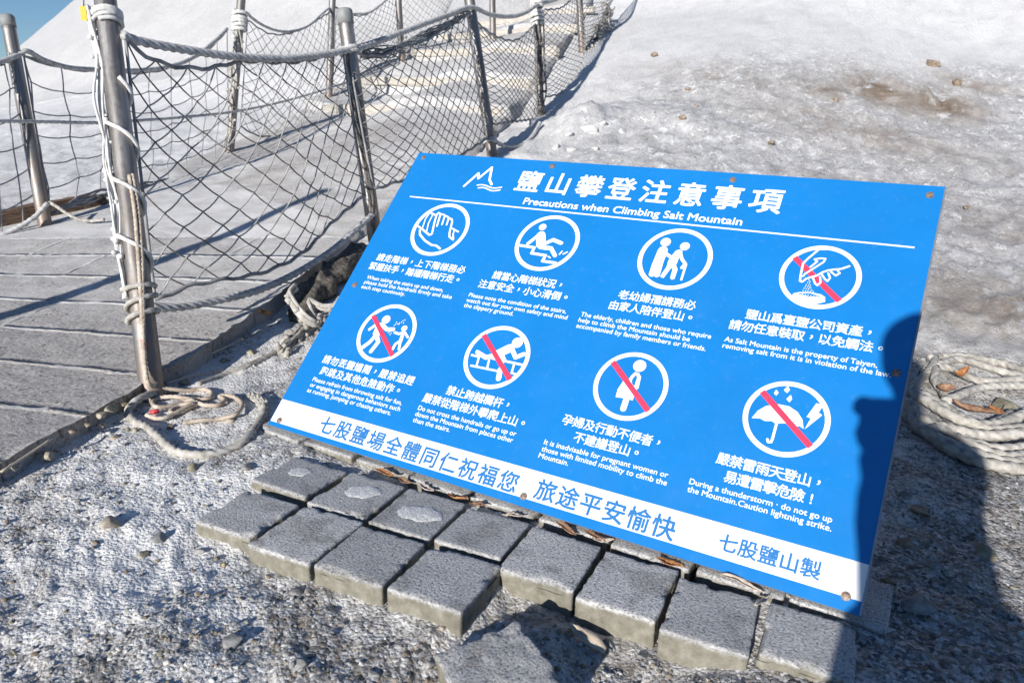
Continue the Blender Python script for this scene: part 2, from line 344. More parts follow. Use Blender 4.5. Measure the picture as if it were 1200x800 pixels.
# ---------------------------------------------------------------- path: slabs near the post, salted further up
def path_xy(s, t):
    o = np.array([-1.30, 0.0]) ; p = o + E_S * s; return p
mb = MB(); rs = random.Random(3)
o0 = np.array([-1.535, .83])                                     # a joint on the right edge
salt_vals = []
def slab(s0, s1, t0, t1, gap=.003):
    n, k = max(2, int((t1 - t0) / .016)), max(2, int((s1 - s0) / .016))
    S, T = np.meshgrid(np.linspace(s0 + gap, s1 - gap, k), np.linspace(t0 + gap, t1 - gap, n), indexing='ij')
    ed = np.minimum(np.minimum(S - s0, s1 - S), np.minimum(T - t0, t1 - T))
    wob = .012 * (fbm(S * 9, T * 9, 15, 3) - .5)
    xr = np.where(t0 < .01, .018 * (fbm(S * 14, T * 0, 17, 3) - .5) * (T < t0 + .05), 0)
    PX = o0[0] + E_S[0] * (S + wob) - E_N[0] * (T + xr); PY = o0[1] + E_S[1] * (S + wob) - E_N[1] * (T + xr)
    PZ = path_h(PX, PY) + .007 * (fbm(PX * 25, PY * 25, 18, 3) - .5) + .004 * (fbm(PX * 80, PY * 80, 19, 2) - .5) - .0025 * (1 - ss(0, .010, ed)) + tilt * (S - s0)
    V = np.stack([PX, PY, PZ], -1).reshape(-1, 3); F = [tuple(f) for f in grid_faces(k, n)[:, ::-1]]
    ring = [(i, 0) for i in range(k)] + [(k - 1, j) for j in range(1, n)] + [(i, n - 1) for i in range(k - 2, -1, -1)] + [(0, j) for j in range(n - 2, 0, -1)]
    idx = [i * n + j for i, j in ring]; nb = len(V)
    low = V[idx].copy(); low[:, 2] -= .075
    low[:, :2] += .0
    V = np.vstack([V, low]); m_ = len(idx)
    F += [(idx[q], idx[(q + 1) % m_], nb + (q + 1) % m_, nb + q) for q in range(m_)]
    mb.add(V, F)
    cov = ss(.9, 1.8, V[:, 1] + .35 * (-1.6 - V[:, 0])) * (.50 + .9 * (fbm(V[:, 0] * 2.2, V[:, 1] * 1.6, 28, 4) - .5))
    salt_vals.extend((cov + .25 * (1 - ss(0, .03, np.concatenate([ed.reshape(-1), np.zeros(m_)])))).tolist())
for r in range(-5, 6):
    s0 = (r) * .238; t = 0.0; tilt = rs.uniform(-.003, .003)
    off = rs.choice([.38, .52, .7, .9])
    while t < 2.5:
        t1 = t + (off if t == 0 else rs.uniform(.45, .95)); slab(s0, s0 + .238, t, t1); t = t1
path = mb.build('path', [MAT['path']], smooth=True); setp(path, kind='structure')
a = path.data.attributes.new('salt', 'FLOAT', 'POINT'); a.data.foreach_set('value', np.asarray(salt_vals, np.float32))
# bed of salty mortar under the slabs, then the salted upper path
ty = np.concatenate([np.arange(-.4, 1.3, .05), np.arange(1.3, 3.4, .016), np.arange(3.4, 11.5, .035)]); tx = np.linspace(0, 1, 90)
YY, UU = np.meshgrid(ty, tx, indexing='ij')
er = np.interp(YY, [e[0] for e in EDGE], [e[1] for e in EDGE]) - .05; el = np.interp(YY, [e[0] for e in LEDGE], [e[1] for e in LEDGE])
XX = el + (er - el) * UU
upper = ss(2.05, 2.15, YY + .35 * (XX + 1.76))
ZZ = path_h(XX, YY) - .0025 * (1 - upper) - .09 * (UU > .995) * (.5 + .5 * upper) - .06 * (UU < .02) + (.010 * (fbm(XX * 6, YY * 9, 27, 4) - .5) + .008 * (fbm(XX * 20, YY * 34, 29, 3) - .5)) * upper
sal = np.where(upper > .5, .50 + .9 * (fbm(XX * 2.2, YY * 1.6, 28, 4) - .5) + .15 * ss(3.5, 5.0, YY), 1.0)
setp(sheet('path_bed', XX, YY, ZZ, grid_faces(len(ty), len(tx)), MAT['path'], {'salt': sal}), kind='structure')
# ---------------------------------------------------------------- sign board
SW, SH = 1.2, 0.7922
SBL = np.array([-1.195, 1.026, 0.049])
nrm = Vector((0, -.722, .6918)).normalized(); upv = Vector((0, .6918, .722)).normalized()
SROT = Matrix(((1, 0, 0), (0, upv.y, nrm.y), (0, upv.z, nrm.z)))
sign = empty('information_board', SBL, SROT)
setp(sign, 'big blue safety notice board with eight round white pictograms, leaning back on the grey pavers', 'sign')
def gloss(name, col, rough, varia=.06, coat=0):
    m, t, b, new, link = newmat(name)
    tc = new('ShaderNodeTexCoord').outputs['Object']
    f = noise_node(t, tc, 5, 6, .6)
    lo = tuple(c * (1 - varia) for c in col); hi = tuple(min(1, c * (1 + varia)) for c in col)
    c = ramp(t, f, [(.3, lo), (.7, hi)])
    dust = ramp(t, noise_node(t, tc, 60, 8, .75), [(.56, (0, 0, 0)), (.90, (.07, .07, .07))])
    link(mixc(t, dust, c, (.8, .8, .78)), b.inputs['Base Color'])
    link(ramp(t, noise_node(t, tc, 14, 4, .6), [(.3, (rough * .8,)), (.7, (rough * 1.25,))]), b.inputs['Roughness'])
    bump(t, b, noise_node(t, tc, 4, 2, .5), .05, .002)
    return m
MAT['blue'] = gloss('blue_print', (.008, .175, .50), .34)
MAT['white'] = gloss('white_print', (.84, .85, .86), .36, .02)
MAT['red'] = gloss('red_print', (.90, .045, .10), .36)
MAT['sheet_edge'] = simple('sheet_metal_edge', [(.35, .36, .38), (.55, .56, .58)], 30, .4, .1, .001, metal=.7)
MAT['screw'] = simple('rusty_screw', [(.16, .09, .06), (.30, .22, .17), (.45, .42, .40)], 300, .55, .3, .0005, metal=.5)
mb = MB(); T_ = .006
n1_, n2_ = 2, 2
box(mb, 0, SW, 0, SH, -T_, 0)
mi = [1, 0, 1, 1, 1, 1]
pv = np.concatenate(mb.V)
panel = mesh_obj('panel', pv, mb.F, [MAT['blue'], MAT['sheet_edge']], sign, mi=mi)
_z = [0.0004]
def up_z(d=.00003): _z[0] += d; return _z[0]
def lp(pts, z): return [(x, y, z) for x, y in pts]
# white band and rule
mesh_obj('white_band', lp([(.0015, SH - .7825), (SW - .0015, SH - .7715), (SW - .0015, SH - .7165), (.0015, SH - .7285)], .0003), [(0, 1, 2, 3)], [MAT['white']], sign)
mesh_obj('rule_line', lp([(.046, SH - .1442), (1.169, SH - .1442), (1.169, SH - .1408), (.046, SH - .1408)], .0003), [(0, 1, 2, 3)], [MAT['white']], sign)
mesh_obj('edge_trim', lp([(SW - .0026, .001), (SW + .0004, .001), (SW + .0004, SH - .001), (SW - .0026, SH - .001)], .0012), [(0, 1, 2, 3)], [MAT['sheet_edge']], sign)
# ---- lettering: glyph outlines turned into thin sheets, made bolder by laying shifted sheets over each other
GL = {}
def glyph(s):
    if s not in GL:
        cu = bpy.data.curves.new('glyph', 'FONT'); cu.body = s; cu.size = 1.0; cu.resolution_u = 3
        o = bpy.data.objects.new('glyph', cu); COL.objects.link(o); bpy.context.view_layer.update()
        me = bpy.data.meshes.new_from_object(o.evaluated_get(bpy.context.evaluated_depsgraph_get()))
        V = np.array([v.co[:] for v in me.vertices]).reshape(-1, 3); F = [tuple(p.vertices) for p in me.polygons]
        GL[s] = (V, F); bpy.data.objects.remove(o); bpy.data.curves.remove(cu); bpy.data.meshes.remove(me)
    return GL[s]
def bold(mb, V, F, r, n=8):
    # one stack per line of writing: every shifted sheet 0.02 mm above the one below, so no two faces share a plane
    for k in range(n + 1):
        dx, dy = (0, 0) if k == 0 else (r * math.cos(2 * math.pi * k / n), r * math.sin(2 * math.pi * k / n))
        W_ = V.copy(); W_[:, 0] += dx; W_[:, 1] += dy; W_[:, 2] = .0004 + .00002 * k; mb.add(W_, F)
        if r == 0: break
def cjk(mb, s, u0, pitch, vc, em, r, n=8):
    for k, ch in enumerate(s):
        if ch == ' ': continue
        V, F = glyph(ch)
        if not len(V): continue
        V = V.copy()
        cx = .49 if ch not in '，。!' else (V[:, 0].min() + V[:, 0].max()) / 2
        cy = .38 if ch not in '，。' else (V[:, 1].min() + V[:, 1].max()) / 2
        V[:, 0] = u0 + (k + .5) * pitch + (V[:, 0] - cx) * em; V[:, 1] = SH - vc + (V[:, 1] - cy) * em
        bold(mb, V, F, r, n)
def latin(mb, s, u0, u1, vc, hx, r, n=6, cap=False):
    """vc: middle of the small letters; hx: their height"""
    V, F = glyph(s); V = V.copy(); xh = glyph('x')[0][:, 1].max()
    V[:, 0] = u0 + (V[:, 0] - V[:, 0].min()) / (V[:, 0].max() - V[:, 0].min()) * (u1 - u0)
    V[:, 1] = SH - vc + (V[:, 1] - xh / 2) * hx / xh
    bold(mb, V, F, r, n)
mb = MB(); cjk(mb, '鹽山攀登注意事項', .3165, .0770, .0650, .0655, .0013, 12); mb.build('title_lettering', [MAT['white']], sign)
mb = MB(); latin(mb, 'Precautions when Climbing Salt Mountain', .3657, .8625, .1255, .0118, .00055, 8); mb.build('subtitle_lettering', [MAT['white']], sign)
MAT['band_blue'] = gloss('blue_lettering', (.028, .17, .44), .36)
for wd_, u_, p_, v_, e_, r_ in (('七股鹽場全體同仁祝福您', .131, .0447, .7555, .0415, .0009), ('旅途平安愉快', .6545, .0437, .7520, .0415, .0009), ('七股鹽山製', .984, .0308, .7470, .0305, .0007)):
    mb = MB(); cjk(mb, wd_, u_, p_, v_, e_, r_, 8); mb.build('band_lettering', [MAT['band_blue']], sign)
CAPS = [
 ([('請走階梯，上下階梯務必', .0465, .2555), ('緊握扶手，踏穩階梯行走。', .038, .2680)],
  [('When taking the stairs up and down,', .0500, .2215), ('please hold the handrails firmly and take', .0500, .2510), ('each step cautiously.', .0490, .1290)]),
 ([('請當心階梯狀況，', .3740, .1780), ('注意安全，小心滑倒。', .3500, .2245)],
  [('Please note the condition of the stairs,', .3400, .2368), ('watch out for your own safety and mind', .3398, .2445), ('the slippery ground.', .3400, .1238)]),
 ([('老幼婦孺請務必', .6700, .1580), ('由家人陪伴登山。', .6585, .1775)],
  [('The elderly, children and those who require', .6097, .2640), ('help to climb the Mountain should be', .6097, .2276), ('accompanied by family members or friends.', .6100, .2612)]),
 ([('鹽山爲臺鹽公司資產，', .9215, .2190), ('請勿任意裝取，以免觸法。', .8980, .2640)],
  [('As Salt Mountain is the property of Taiyen,', .8986, .2530), ('removing salt from it is in violation of the law.', .8986, .2756)]),
 ([('請勿丟鹽嬉鬧，嚴禁追趕', .0510, .2580), ('跑跳及其他危險動作。', .0610, .2330)],
  [('Please refrain from throwing salt for fun,', .0540, .2510), ('or engaging in dangerous behaviors such', .0552, .2525), ('as running, jumping or chasing others.', .0552, .2360)]),
 ([('禁止跨越欄杆，', .3920, .1560), ('嚴禁從階梯外攀爬上山。', .3470, .2470)],
  [('Do not cross the handrails or go up or', .3474, .2306), ('down the Mountain from places other', .3475, .2294), ('than the stairs.', .3487, .0906)]),
 ([('孕婦及行動不便者，', .6560, .1980), ('不建議登山。', .6895, .1330)],
  [('It is inadvisable for pregnant women or', .6385, .2378), ('those with limited mobility to climb the', .6388, .2396), ('Mountain.', .6381, .0605)]),
 ([('嚴禁雷雨天登山，', .9450, .1720), ('易遭雷擊危險!', .9650, .1470)],
  [('During a thunderstorm · do not go up', .9136, .2230), ('the Mountain.Caution lightning strike.', .9142, .2242)])]
CENT = [(.181, .2285), (.4675, .2285), (.7555, .2285), (1.0285, .2285), (.181, .5185), (.4685, .5185), (.7585, .5185), (1.0345, .5165)]
ICONS=[[('s',48,[(-673,22),(-471,-66),(-203,-199),(-147,-158),(-248,188),(-295,411),(-267,464),(-196,434),(-122,80)]),('s',44,[(-196,434),(-92,423),(-50,405),(-4,140)]),('s',44,[(-50,405),(66,367),(93,343),(127,145)]),('s',48,[(93,343),(187,320),(234,259),(318,-75),(369,-178),(508,-246)]),('s',32,[(-511,420),(-543,244),(-493,-23)]),('s',32,[(-399,375),(-392,125),(-324,-114)]),('s',48,[(-511,443),(-326,384)]),('s',52,[(-533,-96),(-466,-222),(-245,-371),(1,-469),(142,-471),(283,-538)]),('s',40,[(336,60),(541,-13)]),('s',36,[(412,14),(438,-103),(508,-225)])],[('c',88,[(-262,394)]),('s',84,[(-431,-85),(-233,231)]),('p',0,[(-323,199),(-274,263),(-207,281),(-145,253),(-95,167),(-48,50),(-9,-67),(9,-89),(115,-80),(153,-176),(32,-193),(-119,-184),(-204,-135),(-265,0)]),('s',91,[(-25,-29),(119,93),(339,32)]),('s',91,[(-26,-140),(153,-129),(323,-305)]),('s',65,[(-616,-162),(-236,-170),(-246,-324),(107,-333),(87,-485),(404,-487)]),('s',33,[(412,-258),(442,-174)]),('s',33,[(494,-240),(567,-176)]),('s',33,[(179,-352),(235,-378)])],[('c',105,[(-295,369)]),('p',0,[(-369,228),(-297,260),(-230,244),(-195,189),(-186,104),(-191,-24),(-192,-109),(-170,-461),(-221,-494),(-271,-478),(-286,-166),(-280,-479),(-335,-500),(-394,-466),(-405,-226),(-393,160)]),('s',75,[(-237,182),(-221,99),(-65,16)]),('c',98,[(120,319)]),('p',0,[(-27,191),(34,225),(100,209),(121,138),(85,-4),(83,-67),(77,-152),(140,-246),(143,-472),(96,-500),(54,-466),(41,-262),(3,-226),(-74,-487),(-139,-477),(-151,-437),(-95,-220),(-105,-75),(-74,57)]),('s',65,[(70,163),(152,6),(251,-94),(211,-193)]),('s',44,[(270,-101),(280,-470)])],[('r',117,[(-549,381),(346,-376)]),('s',37,[(99,634),(-133,601),(-277,368),(-339,243),(-324,-25),(-310,-146),(-267,-160),(-213,-79),(-44,20),(33,104),(116,158),(233,197),(321,221),(443,301)]),('s',33,[(-278,-38),(-258,17),(-188,100),(-86,220),(3,327),(19,402),(-52,402),(-164,364),(-107,320),(-197,181)]),('s',33,[(-112,-32),(-45,-164),(1,-196),(42,-129),(10,-12)]),('s',33,[(18,61),(94,-39),(149,-81),(180,-5),(130,89)]),('s',33,[(169,126),(260,59),(317,119),(266,182)]),('p',0,[(-363,-521),(-365,-441),(-272,-394),(-89,-363),(102,-380),(180,-425),(200,-521),(41,-608),(-177,-608)]),('b',0,[(-310,-435),(-84,-384),(136,-433),(-68,-461)]),('d',9,[(-159,-111)]),('d',9,[(-137,-138)]),('d',9,[(-171,-164)]),('d',9,[(-136,-179)]),('d',9,[(-183,-217)]),('d',9,[(-143,-221)]),('d',9,[(-111,-225)]),('d',9,[(-190,-259)]),('d',9,[(-150,-262)]),('d',9,[(-117,-267)]),('d',9,[(-93,-273)]),('d',9,[(-205,-302)]),('d',9,[(-164,-305)]),('d',9,[(-124,-308)]),('d',9,[(-67,-319)]),('d',9,[(-209,-353)]),('d',9,[(-170,-351)]),('d',9,[(-131,-350)]),('d',9,[(-86,-342)]),('d',9,[(-38,-344)]),('d',9,[(-200,-432)]),('d',9,[(-152,-434)]),('d',9,[(-106,-432)]),('d',9,[(-57,-437)]),('d',9,[(-10,-439)]),('d',9,[(36,-435)])],[('c',108,[(-181,317)]),('s',72,[(-483,-3),(-351,177)]),('s',96,[(-341,159),(-215,173),(-34,86),(133,119)]),('p',0,[(-386,160),(-231,201),(-135,-46),(-134,-106),(-182,-156),(-282,-156),(-334,-86),(-348,55)]),('s',96,[(-233,-106),(-298,-301),(-414,-466)]),('s',100,[(-203,-120),(-81,-256),(-145,-509)]),('c',75,[(405,193)]),('s',60,[(213,54),(339,39),(435,98)]),('s',88,[(435,78),(471,-123)]),('s',52,[(479,97),(604,3)]),('s',64,[(456,-116),(376,-222),(377,-340)]),('s',64,[(471,-123),(529,-308)]),('d',12,[(112,216)]),('d',12,[(136,251)]),('d',12,[(180,270)]),('d',12,[(216,303)]),('d',12,[(258,326)]),('d',12,[(317,317)]),('d',12,[(277,370)]),('d',12,[(316,398)]),('d',12,[(215,267)]),('d',12,[(130,301)]),('d',12,[(52,12)]),('d',12,[(81,38)]),('d',12,[(126,-24)]),('d',12,[(135,18)]),('r',116,[(-496,305),(397,-434)])],[('c',120,[(319,402)]),('p',0,[(-67,133),(140,322),(206,345),(300,307),(314,184),(266,164),(153,73),(259,-38),(213,-105),(85,-76),(-29,-81),(-133,-65),(-206,-120),(-386,-71),(-514,-11),(-507,60),(-444,53),(-237,-10),(-156,27)]),('s',96,[(241,265),(420,73),(562,180)]),('s',48,[(-562,-80),(-382,-80)]),('s',44,[(-471,-313),(185,-300)]),('s',44,[(-382,-80),(-350,-276)]),('s',44,[(-134,-85),(-91,-286)]),('s',48,[(228,-54),(661,-54)]),('s',44,[(453,-90),(476,-273),(592,-284)]),('s',114,[(205,-258),(254,-454)]),('r',110,[(-420,355),(489,-409)])],[('c',123,[(44,434)]),('s',60,[(109,7),(105,190),(74,254),(15,262),(-24,181),(-45,73)]),('s',68,[(108,211),(133,-7)]),('p',0,[(-64,130),(-26,160),(21,48),(145,-45),(139,-277),(81,-271),(-41,-270),(-191,-286),(-205,-127),(-157,68)]),('s',113,[(19,-256),(24,-474)]),('r',102,[(-454,377),(437,-372)])],[('p',0,[(-266,484),(-215,435),(-240,374),(-288,407)]),('p',0,[(-96,606),(-52,524),(-81,461),(-145,502)]),('p',0,[(-17,441),(21,370),(-7,301),(-69,348)]),('p',0,[(-527,-126),(-461,31),(-351,149),(-163,225),(7,226),(157,154),(256,42),(309,-118),(243,-87),(196,-99),(123,-69),(29,-93),(-36,-100),(-130,-134),(-205,-104),(-309,-130),(-394,-102)]),('s',42,[(-118,-111),(-117,-403),(-125,-473),(-173,-485),(-192,-442)]),('p',0,[(405,383),(514,370),(471,223),(534,190),(325,-124),(376,92),(308,104)]),('r',109,[(-469,385),(433,-362)])]]
def ribbon(pts, wd, cap=6):
    """outline of a stroke with round ends and joins, as separate pieces"""
    out = []; h = wd / 2
    for p, q in zip(pts[:-1], pts[1:]):
        p, q = np.array(p, float), np.array(q, float); d = q - p; L = np.linalg.norm(d)
        if L < 1e-6: continue
        d /= L; n = np.array([-d[1], d[0]]) * h; out.append([p + n, p - n, q - n, q + n])
    for p in pts: out.append([np.array(p, float) + h * np.array([math.cos(a), math.sin(a)]) for a in np.linspace(0, 2 * math.pi, 14, endpoint=False)])
    return out
def circ(c, r, n=40): return [np.array(c, float) + r * np.array([math.cos(a), math.sin(a)]) for a in np.linspace(0, 2 * math.pi, n, endpoint=False)]
def flat_poly(mb, pts, z):
    from mathutils.geometry import tessellate_polygon
    V = [(p[0], p[1], z) for p in pts]; tri = tessellate_polygon([[Vector(v) for v in V]]); F = []
    for a_, b_, c_ in tri:
        A, B, C_ = np.array(V[a_]), np.array(V[b_]), np.array(V[c_])
        F.append((a_, b_, c_) if np.cross(B - A, C_ - A)[2] > 0 else (a_, c_, b_))
    mb.add(np.array(V), F)
RAD = [.0768, .0746, .0745, .0695, .0746, .0728, .0703, .0690]
NAMES = ['gripping hand', 'slipping figure', 'two walking figures', 'hand taking salt', 'running figures', 'figure climbing a rail', 'pregnant figure', 'umbrella and lightning']
for k, (cx, cy) in enumerate(CENT):
    cn, en = CAPS[k]; row = 0 if k < 4 else 1
    mb = MB(); v0 = (.3285, .3555) if row == 0 else (.6125, .6405)
    for (s, u, wdt), v in zip(cn, v0): cjk(mb, s, u, wdt / len(s), v, .0228, .00030, 8)
    mb.build('chinese_caption', [MAT['white']], sign)
    mb = MB(); v0 = (.3895, .4030, .4165) if row == 0 else (.6665, .6803, .6938)
    for (s, u, wdt), v in zip(en, v0): latin(mb, s, u, u + wdt, v, .0064, .00014, 6)
    mb.build('english_caption', [MAT['white']], sign)
    pic = bpy.data.objects.new('pictogram', None); COL.objects.link(pic); pic.parent = sign; pic.location = (cx, SH - cy, 0); pic['label'] = 'round white pictogram of ' + NAMES[k]
    A = np.linspace(0, 2 * math.pi, 72, endpoint=False); ro = RAD[k]; ri = ro * .875
    V = [(r * math.cos(a), r * math.sin(a), .0005) for r in (ri, ro) for a in A]
    mesh_obj('ring', V, [(i, 72 + i, 72 + (i + 1) % 72, (i + 1) % 72) for i in range(72)], [MAT['white']], pic)
    z = .0006; fg = MB(); cut = MB(); sl = None
    for t, wd, pts in ICONS[k]:
        P_ = [(x * 1e-4, y * 1e-4) for x, y in pts]; wd *= 1e-4
        # keep everything inside the ring
        lim = RAD[k] * .93; P_ = [p if math.hypot(*p) < lim else (p[0] * lim / math.hypot(*p), p[1] * lim / math.hypot(*p)) for p in P_]
        if t == 's':
            for poly in ribbon(P_, wd): z += .000012; flat_poly(fg, poly, z)
        elif t == 'p': z += .000012; flat_poly(fg, P_, z)
        elif t == 'b': z += .00003; flat_poly(cut, P_, z)
        elif t == 'c': z += .000012; flat_poly(fg, circ(P_[0], wd), z)
        elif t == 'd': z += .000012; flat_poly(fg, [np.array(P_[0]) + wd * np.array(q) for q in ((-1, -1), (1, -.8), (.9, 1), (-1, .9))], z)
        elif t == 'r':
            z += .00004; p, q = np.array(P_[0]), np.array(P_[1]); d = (q - p) / np.linalg.norm(q - p); nn = np.array([-d[1], d[0]]) * .0052
            ln = RAD[k] * .90; p, q = p / np.linalg.norm(p) * ln, q / np.linalg.norm(q) * ln
            mesh_obj('slash', lp([p + nn, p - nn, q - nn, q + nn], z), [(0, 1, 2, 3)], [MAT['red']], pic); z += .00004
    fg.build('figure', [MAT['white']], pic)
    if cut.n: cut.build('pot_opening', [MAT['blue']], pic)
# emblem: a peak over two waves
mb = MB(); z = .0005
def uv(u, v): return (u, SH - v)
peak = [uv(.186, .095), uv(.2115, .0575), uv(.2165, .0715), uv(.237, .033), uv(.2515, .072), uv(.262, .083)]
peak = [uv(.1865, .0955), uv(.2085, .0530), uv(.2155, .0690), uv(.2375, .0320), uv(.2480, .0700), uv(.2600, .0835)]
for poly in ribbon(peak, .0062): z += .000012; flat_poly(mb, poly, z)
for dy, x0 in ((0, .222), (.0085, .229)):
    wv = [uv(x0 + (.2905 - x0) * t, .0905 + dy - .0035 * math.sin(t * 2 * math.pi + .3)) for t in np.linspace(0, 1, 16)]
    for poly in ribbon(wv, .0034): z += .000012; flat_poly(mb, poly, z)
mb.build('emblem', [MAT['white']], sign)
# screws, each with its own washer
for u, v in [(.0221, .016), (.3957, .0151), (.8168, .0185), (1.1758, .0225), (.0262, .4146), (1.181, .3962), (.0252, .7765), (.6400, .7735), (1.1762, .7705)]:
    mb = MB(); A = np.linspace(0, 2 * math.pi, 14, endpoint=False); V = []; rr = [(.0072, 0), (.0068, .0012), (.0046, .0014), (.0042, .0030), (.0025, .0034)]
    for r, zz in rr: V += [(u + r * math.cos(a), SH - v + r * math.sin(a), zz + .0002) for a in A]
    F = [(i * 14 + j, i * 14 + (j + 1) % 14, (i + 1) * 14 + (j + 1) % 14, (i + 1) * 14 + j) for i in range(len(rr) - 1) for j in range(14)] + [tuple((len(rr) - 1) * 14 + j for j in range(14))]
    mb.add(V, F); mb.build('screw', [MAT['screw']], sign)
# steel frame behind the board: rails along its back and two legs down to the ground
MAT['frame'] = simple('dull_steel_frame', [(.20, .19, .18), (.38, .37, .36)], 20, .5, .2, .001, metal=.6)
mb = MB()
for y0 in (.03, SH - .07): box(mb, .04, SW - .04, y0, y0 + .04, -.034, -T_ - .0005)
for x0 in (.02, SW - .06): box(mb, x0, x0 + .04, .005, SH - .01, -.060, -.0345)
fr = mb.build('back_frame', [MAT['frame']], sign)
inv = SROT.inverted()
for x0 in (.02, SW - .06):
    mb = MB(); top = SBL + np.array(SROT @ Vector((x0 + .02, SH - .06, -.062))); foot = np.array([top[0], top[1] + .10, -.03])
    P2 = [np.array(inv @ Vector(p - SBL)) for p in (top, foot)]
    tube(mb, spline(P2, .1), .018, 4); mb.build('leg', [MAT['frame']], sign)

# ---------------------------------------------------------------- concrete pavers under and in front of the board
def paver_mat():
    m, t, b, new, link = newmat('concrete_paver')
    tc = new('ShaderNodeTexCoord').outputs['Object']; info = new('ShaderNodeObjectInfo').outputs['Random']
    sep = new('ShaderNodeSeparateXYZ'); link(tc, sep.inputs[0])
    add = new('ShaderNodeVectorMath'); add.operation = 'ADD'; cmb = new('ShaderNodeCombineXYZ'); link(math_(t, 'MULTIPLY', info, 9.0), cmb.inputs[0]); link(math_(t, 'MULTIPLY', info, 5.0), cmb.inputs[1])
    link(tc, add.inputs[0]); link(cmb.outputs[0], add.inputs[1]); P = add.outputs[0]
    n1 = noise_node(t, P, 230, 3, .75); n2 = noise_node(t, P, 14, 5, .6); n3 = noise_node(t, P, 60, 4, .6)
    top = ramp(t, n1, [(.34, (.12, .12, .125)), (.45, (.42, .42, .423)), (.55, (.51, .51, .512)), (.68, (.68, .68, .68))])
    top = mixc(t, .55, top, ramp(t, n2, [(.3, (.62, .62, .63)), (.55, (.95, .95, .95)), (.75, (1, 1, 1))]), 'MULTIPLY')
    top = mixc(t, 1.0, top, mixc(t, info, (.80, .80, .80), (1.12, 1.11, 1.10)), 'MULTIPLY')
    stn = ramp(t, noise_node(t, P, 9, 4, .6, .4), [(.56, (1, 1, 1)), (.64, (.72, .71, .70))]); top = mixc(t, 1.0, top, stn, 'MULTIPLY')
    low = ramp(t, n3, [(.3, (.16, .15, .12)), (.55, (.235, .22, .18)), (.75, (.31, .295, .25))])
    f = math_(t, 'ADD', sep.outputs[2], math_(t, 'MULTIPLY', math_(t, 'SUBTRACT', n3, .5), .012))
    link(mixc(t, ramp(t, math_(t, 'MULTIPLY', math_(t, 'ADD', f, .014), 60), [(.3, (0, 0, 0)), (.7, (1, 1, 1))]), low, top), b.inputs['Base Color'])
    b.inputs['Roughness'].default_value = .9; b.inputs['Specular IOR Level'].default_value = .2
    bump(t, b, math_(t, 'ADD', n1, math_(t, 'MULTIPLY', n3, .6)), .8, .0028)
    return m
MAT['paver'] = paver_mat()
MAT['salt_patch'] = simple('thin_salt_patch', [(.46, .46, .46), (.60, .60, .59), (.74, .74, .73)], 90, .9, .8, .003)
MAT['salt_crust'] = simple('salt_crust', [(.40, .40, .40), (.56, .56, .55), (.70, .70, .69)], 120, .85, .7, .003)
PAVE_G = 'grey concrete pavers laid in front of the blue board'
def paver_mesh(w_, d_, h_, seed, chip=.0014):
    n = 16; bm = bmesh.new(); bmesh.ops.create_cube(bm, size=1)
    for v in bm.verts: v.co = (v.co.x * w_, v.co.y * d_, (v.co.z - .5) * h_)
    bmesh.ops.bevel(bm, geom=list(bm.edges), offset=.0035, segments=2, affect='EDGES', profile=.6)
    bmesh.ops.subdivide_edges(bm, edges=[e for e in bm.edges if e.calc_length() > .03], cuts=20, use_grid_fill=True)
    bmesh.ops.triangulate(bm, faces=[f for f in bm.faces if len(f.verts) > 4])
    X_ = np.array([v.co[:] for v in bm.verts])
    dn = chip * (fbm(X_[:, 0] * 60 + seed * 3.1, X_[:, 1] * 60 + X_[:, 2] * 71, seed, 4) - .5)
    edge = np.minimum(w_ / 2 - np.abs(X_[:, 0]), d_ / 2 - np.abs(X_[:, 1])); kn = (fbm(X_[:, 0] * 55 + seed, X_[:, 1] * 55, seed + 9, 3) > .60) * (edge < .004) * .0014 + (fbm(X_[:, 0] * 26 + seed * 2.3, X_[:, 1] * 26 + seed, seed + 19, 2) > .69) * (edge < .007) * (X_[:, 2] > -.012) * .004
    for v, a_, k_ in zip(bm.verts, dn, kn):
        v.co += Vector((v.co.x / w_ * 2 * a_, v.co.y / d_ * 2 * a_, a_ * .7 - k_))
        v.co.x *= 1 - k_ * 8; v.co.y *= 1 - k_ * 8
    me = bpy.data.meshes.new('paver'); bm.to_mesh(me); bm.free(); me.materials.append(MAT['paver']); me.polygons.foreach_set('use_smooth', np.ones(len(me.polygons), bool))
    return me
def paver(c, ang_, size, label, top=.04, h_=.055, tilt=(0, 0), chip=.0016, crust=None, group=PAVE_G):
    paver.k += 1
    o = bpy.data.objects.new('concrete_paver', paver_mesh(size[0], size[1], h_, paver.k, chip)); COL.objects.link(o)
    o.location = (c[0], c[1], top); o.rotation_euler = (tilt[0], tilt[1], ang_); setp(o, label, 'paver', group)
    if crust:
        cx, cy, r, hh = crust; V, F = [(0, 0, hh)], []
        for q, f in enumerate((.35, .7, .92, 1.0)):
            for j in range(28):
                a_ = 2 * math.pi * j / 28; rr = r * f * (1 + .13 * math.sin(2 * a_ + paver.k) + .07 * math.sin(5 * a_ + paver.k) + .05 * math.sin(9 * a_ + 2 * paver.k) + .05 * random.random())
                V.append((rr * math.cos(a_) * 1.15, rr * math.sin(a_) * .85, hh * (1 - f ** 3) - .0006 + .0012 * random.random() * (f < 1)))
        F = [(0, 1 + j, 1 + (j + 1) % 28) for j in range(28)]
        for q in range(3): F += [(1 + q * 28 + j, 1 + (q + 1) * 28 + j, 1 + (q + 1) * 28 + (j + 1) % 28, 1 + q * 28 + (j + 1) % 28) for j in range(28)]
        k_ = mesh_obj('salt_patch', V, F, [MAT['salt_patch']], o, smooth=True); k_.location = (cx, cy, .0012)
    return o
paver.k = 0
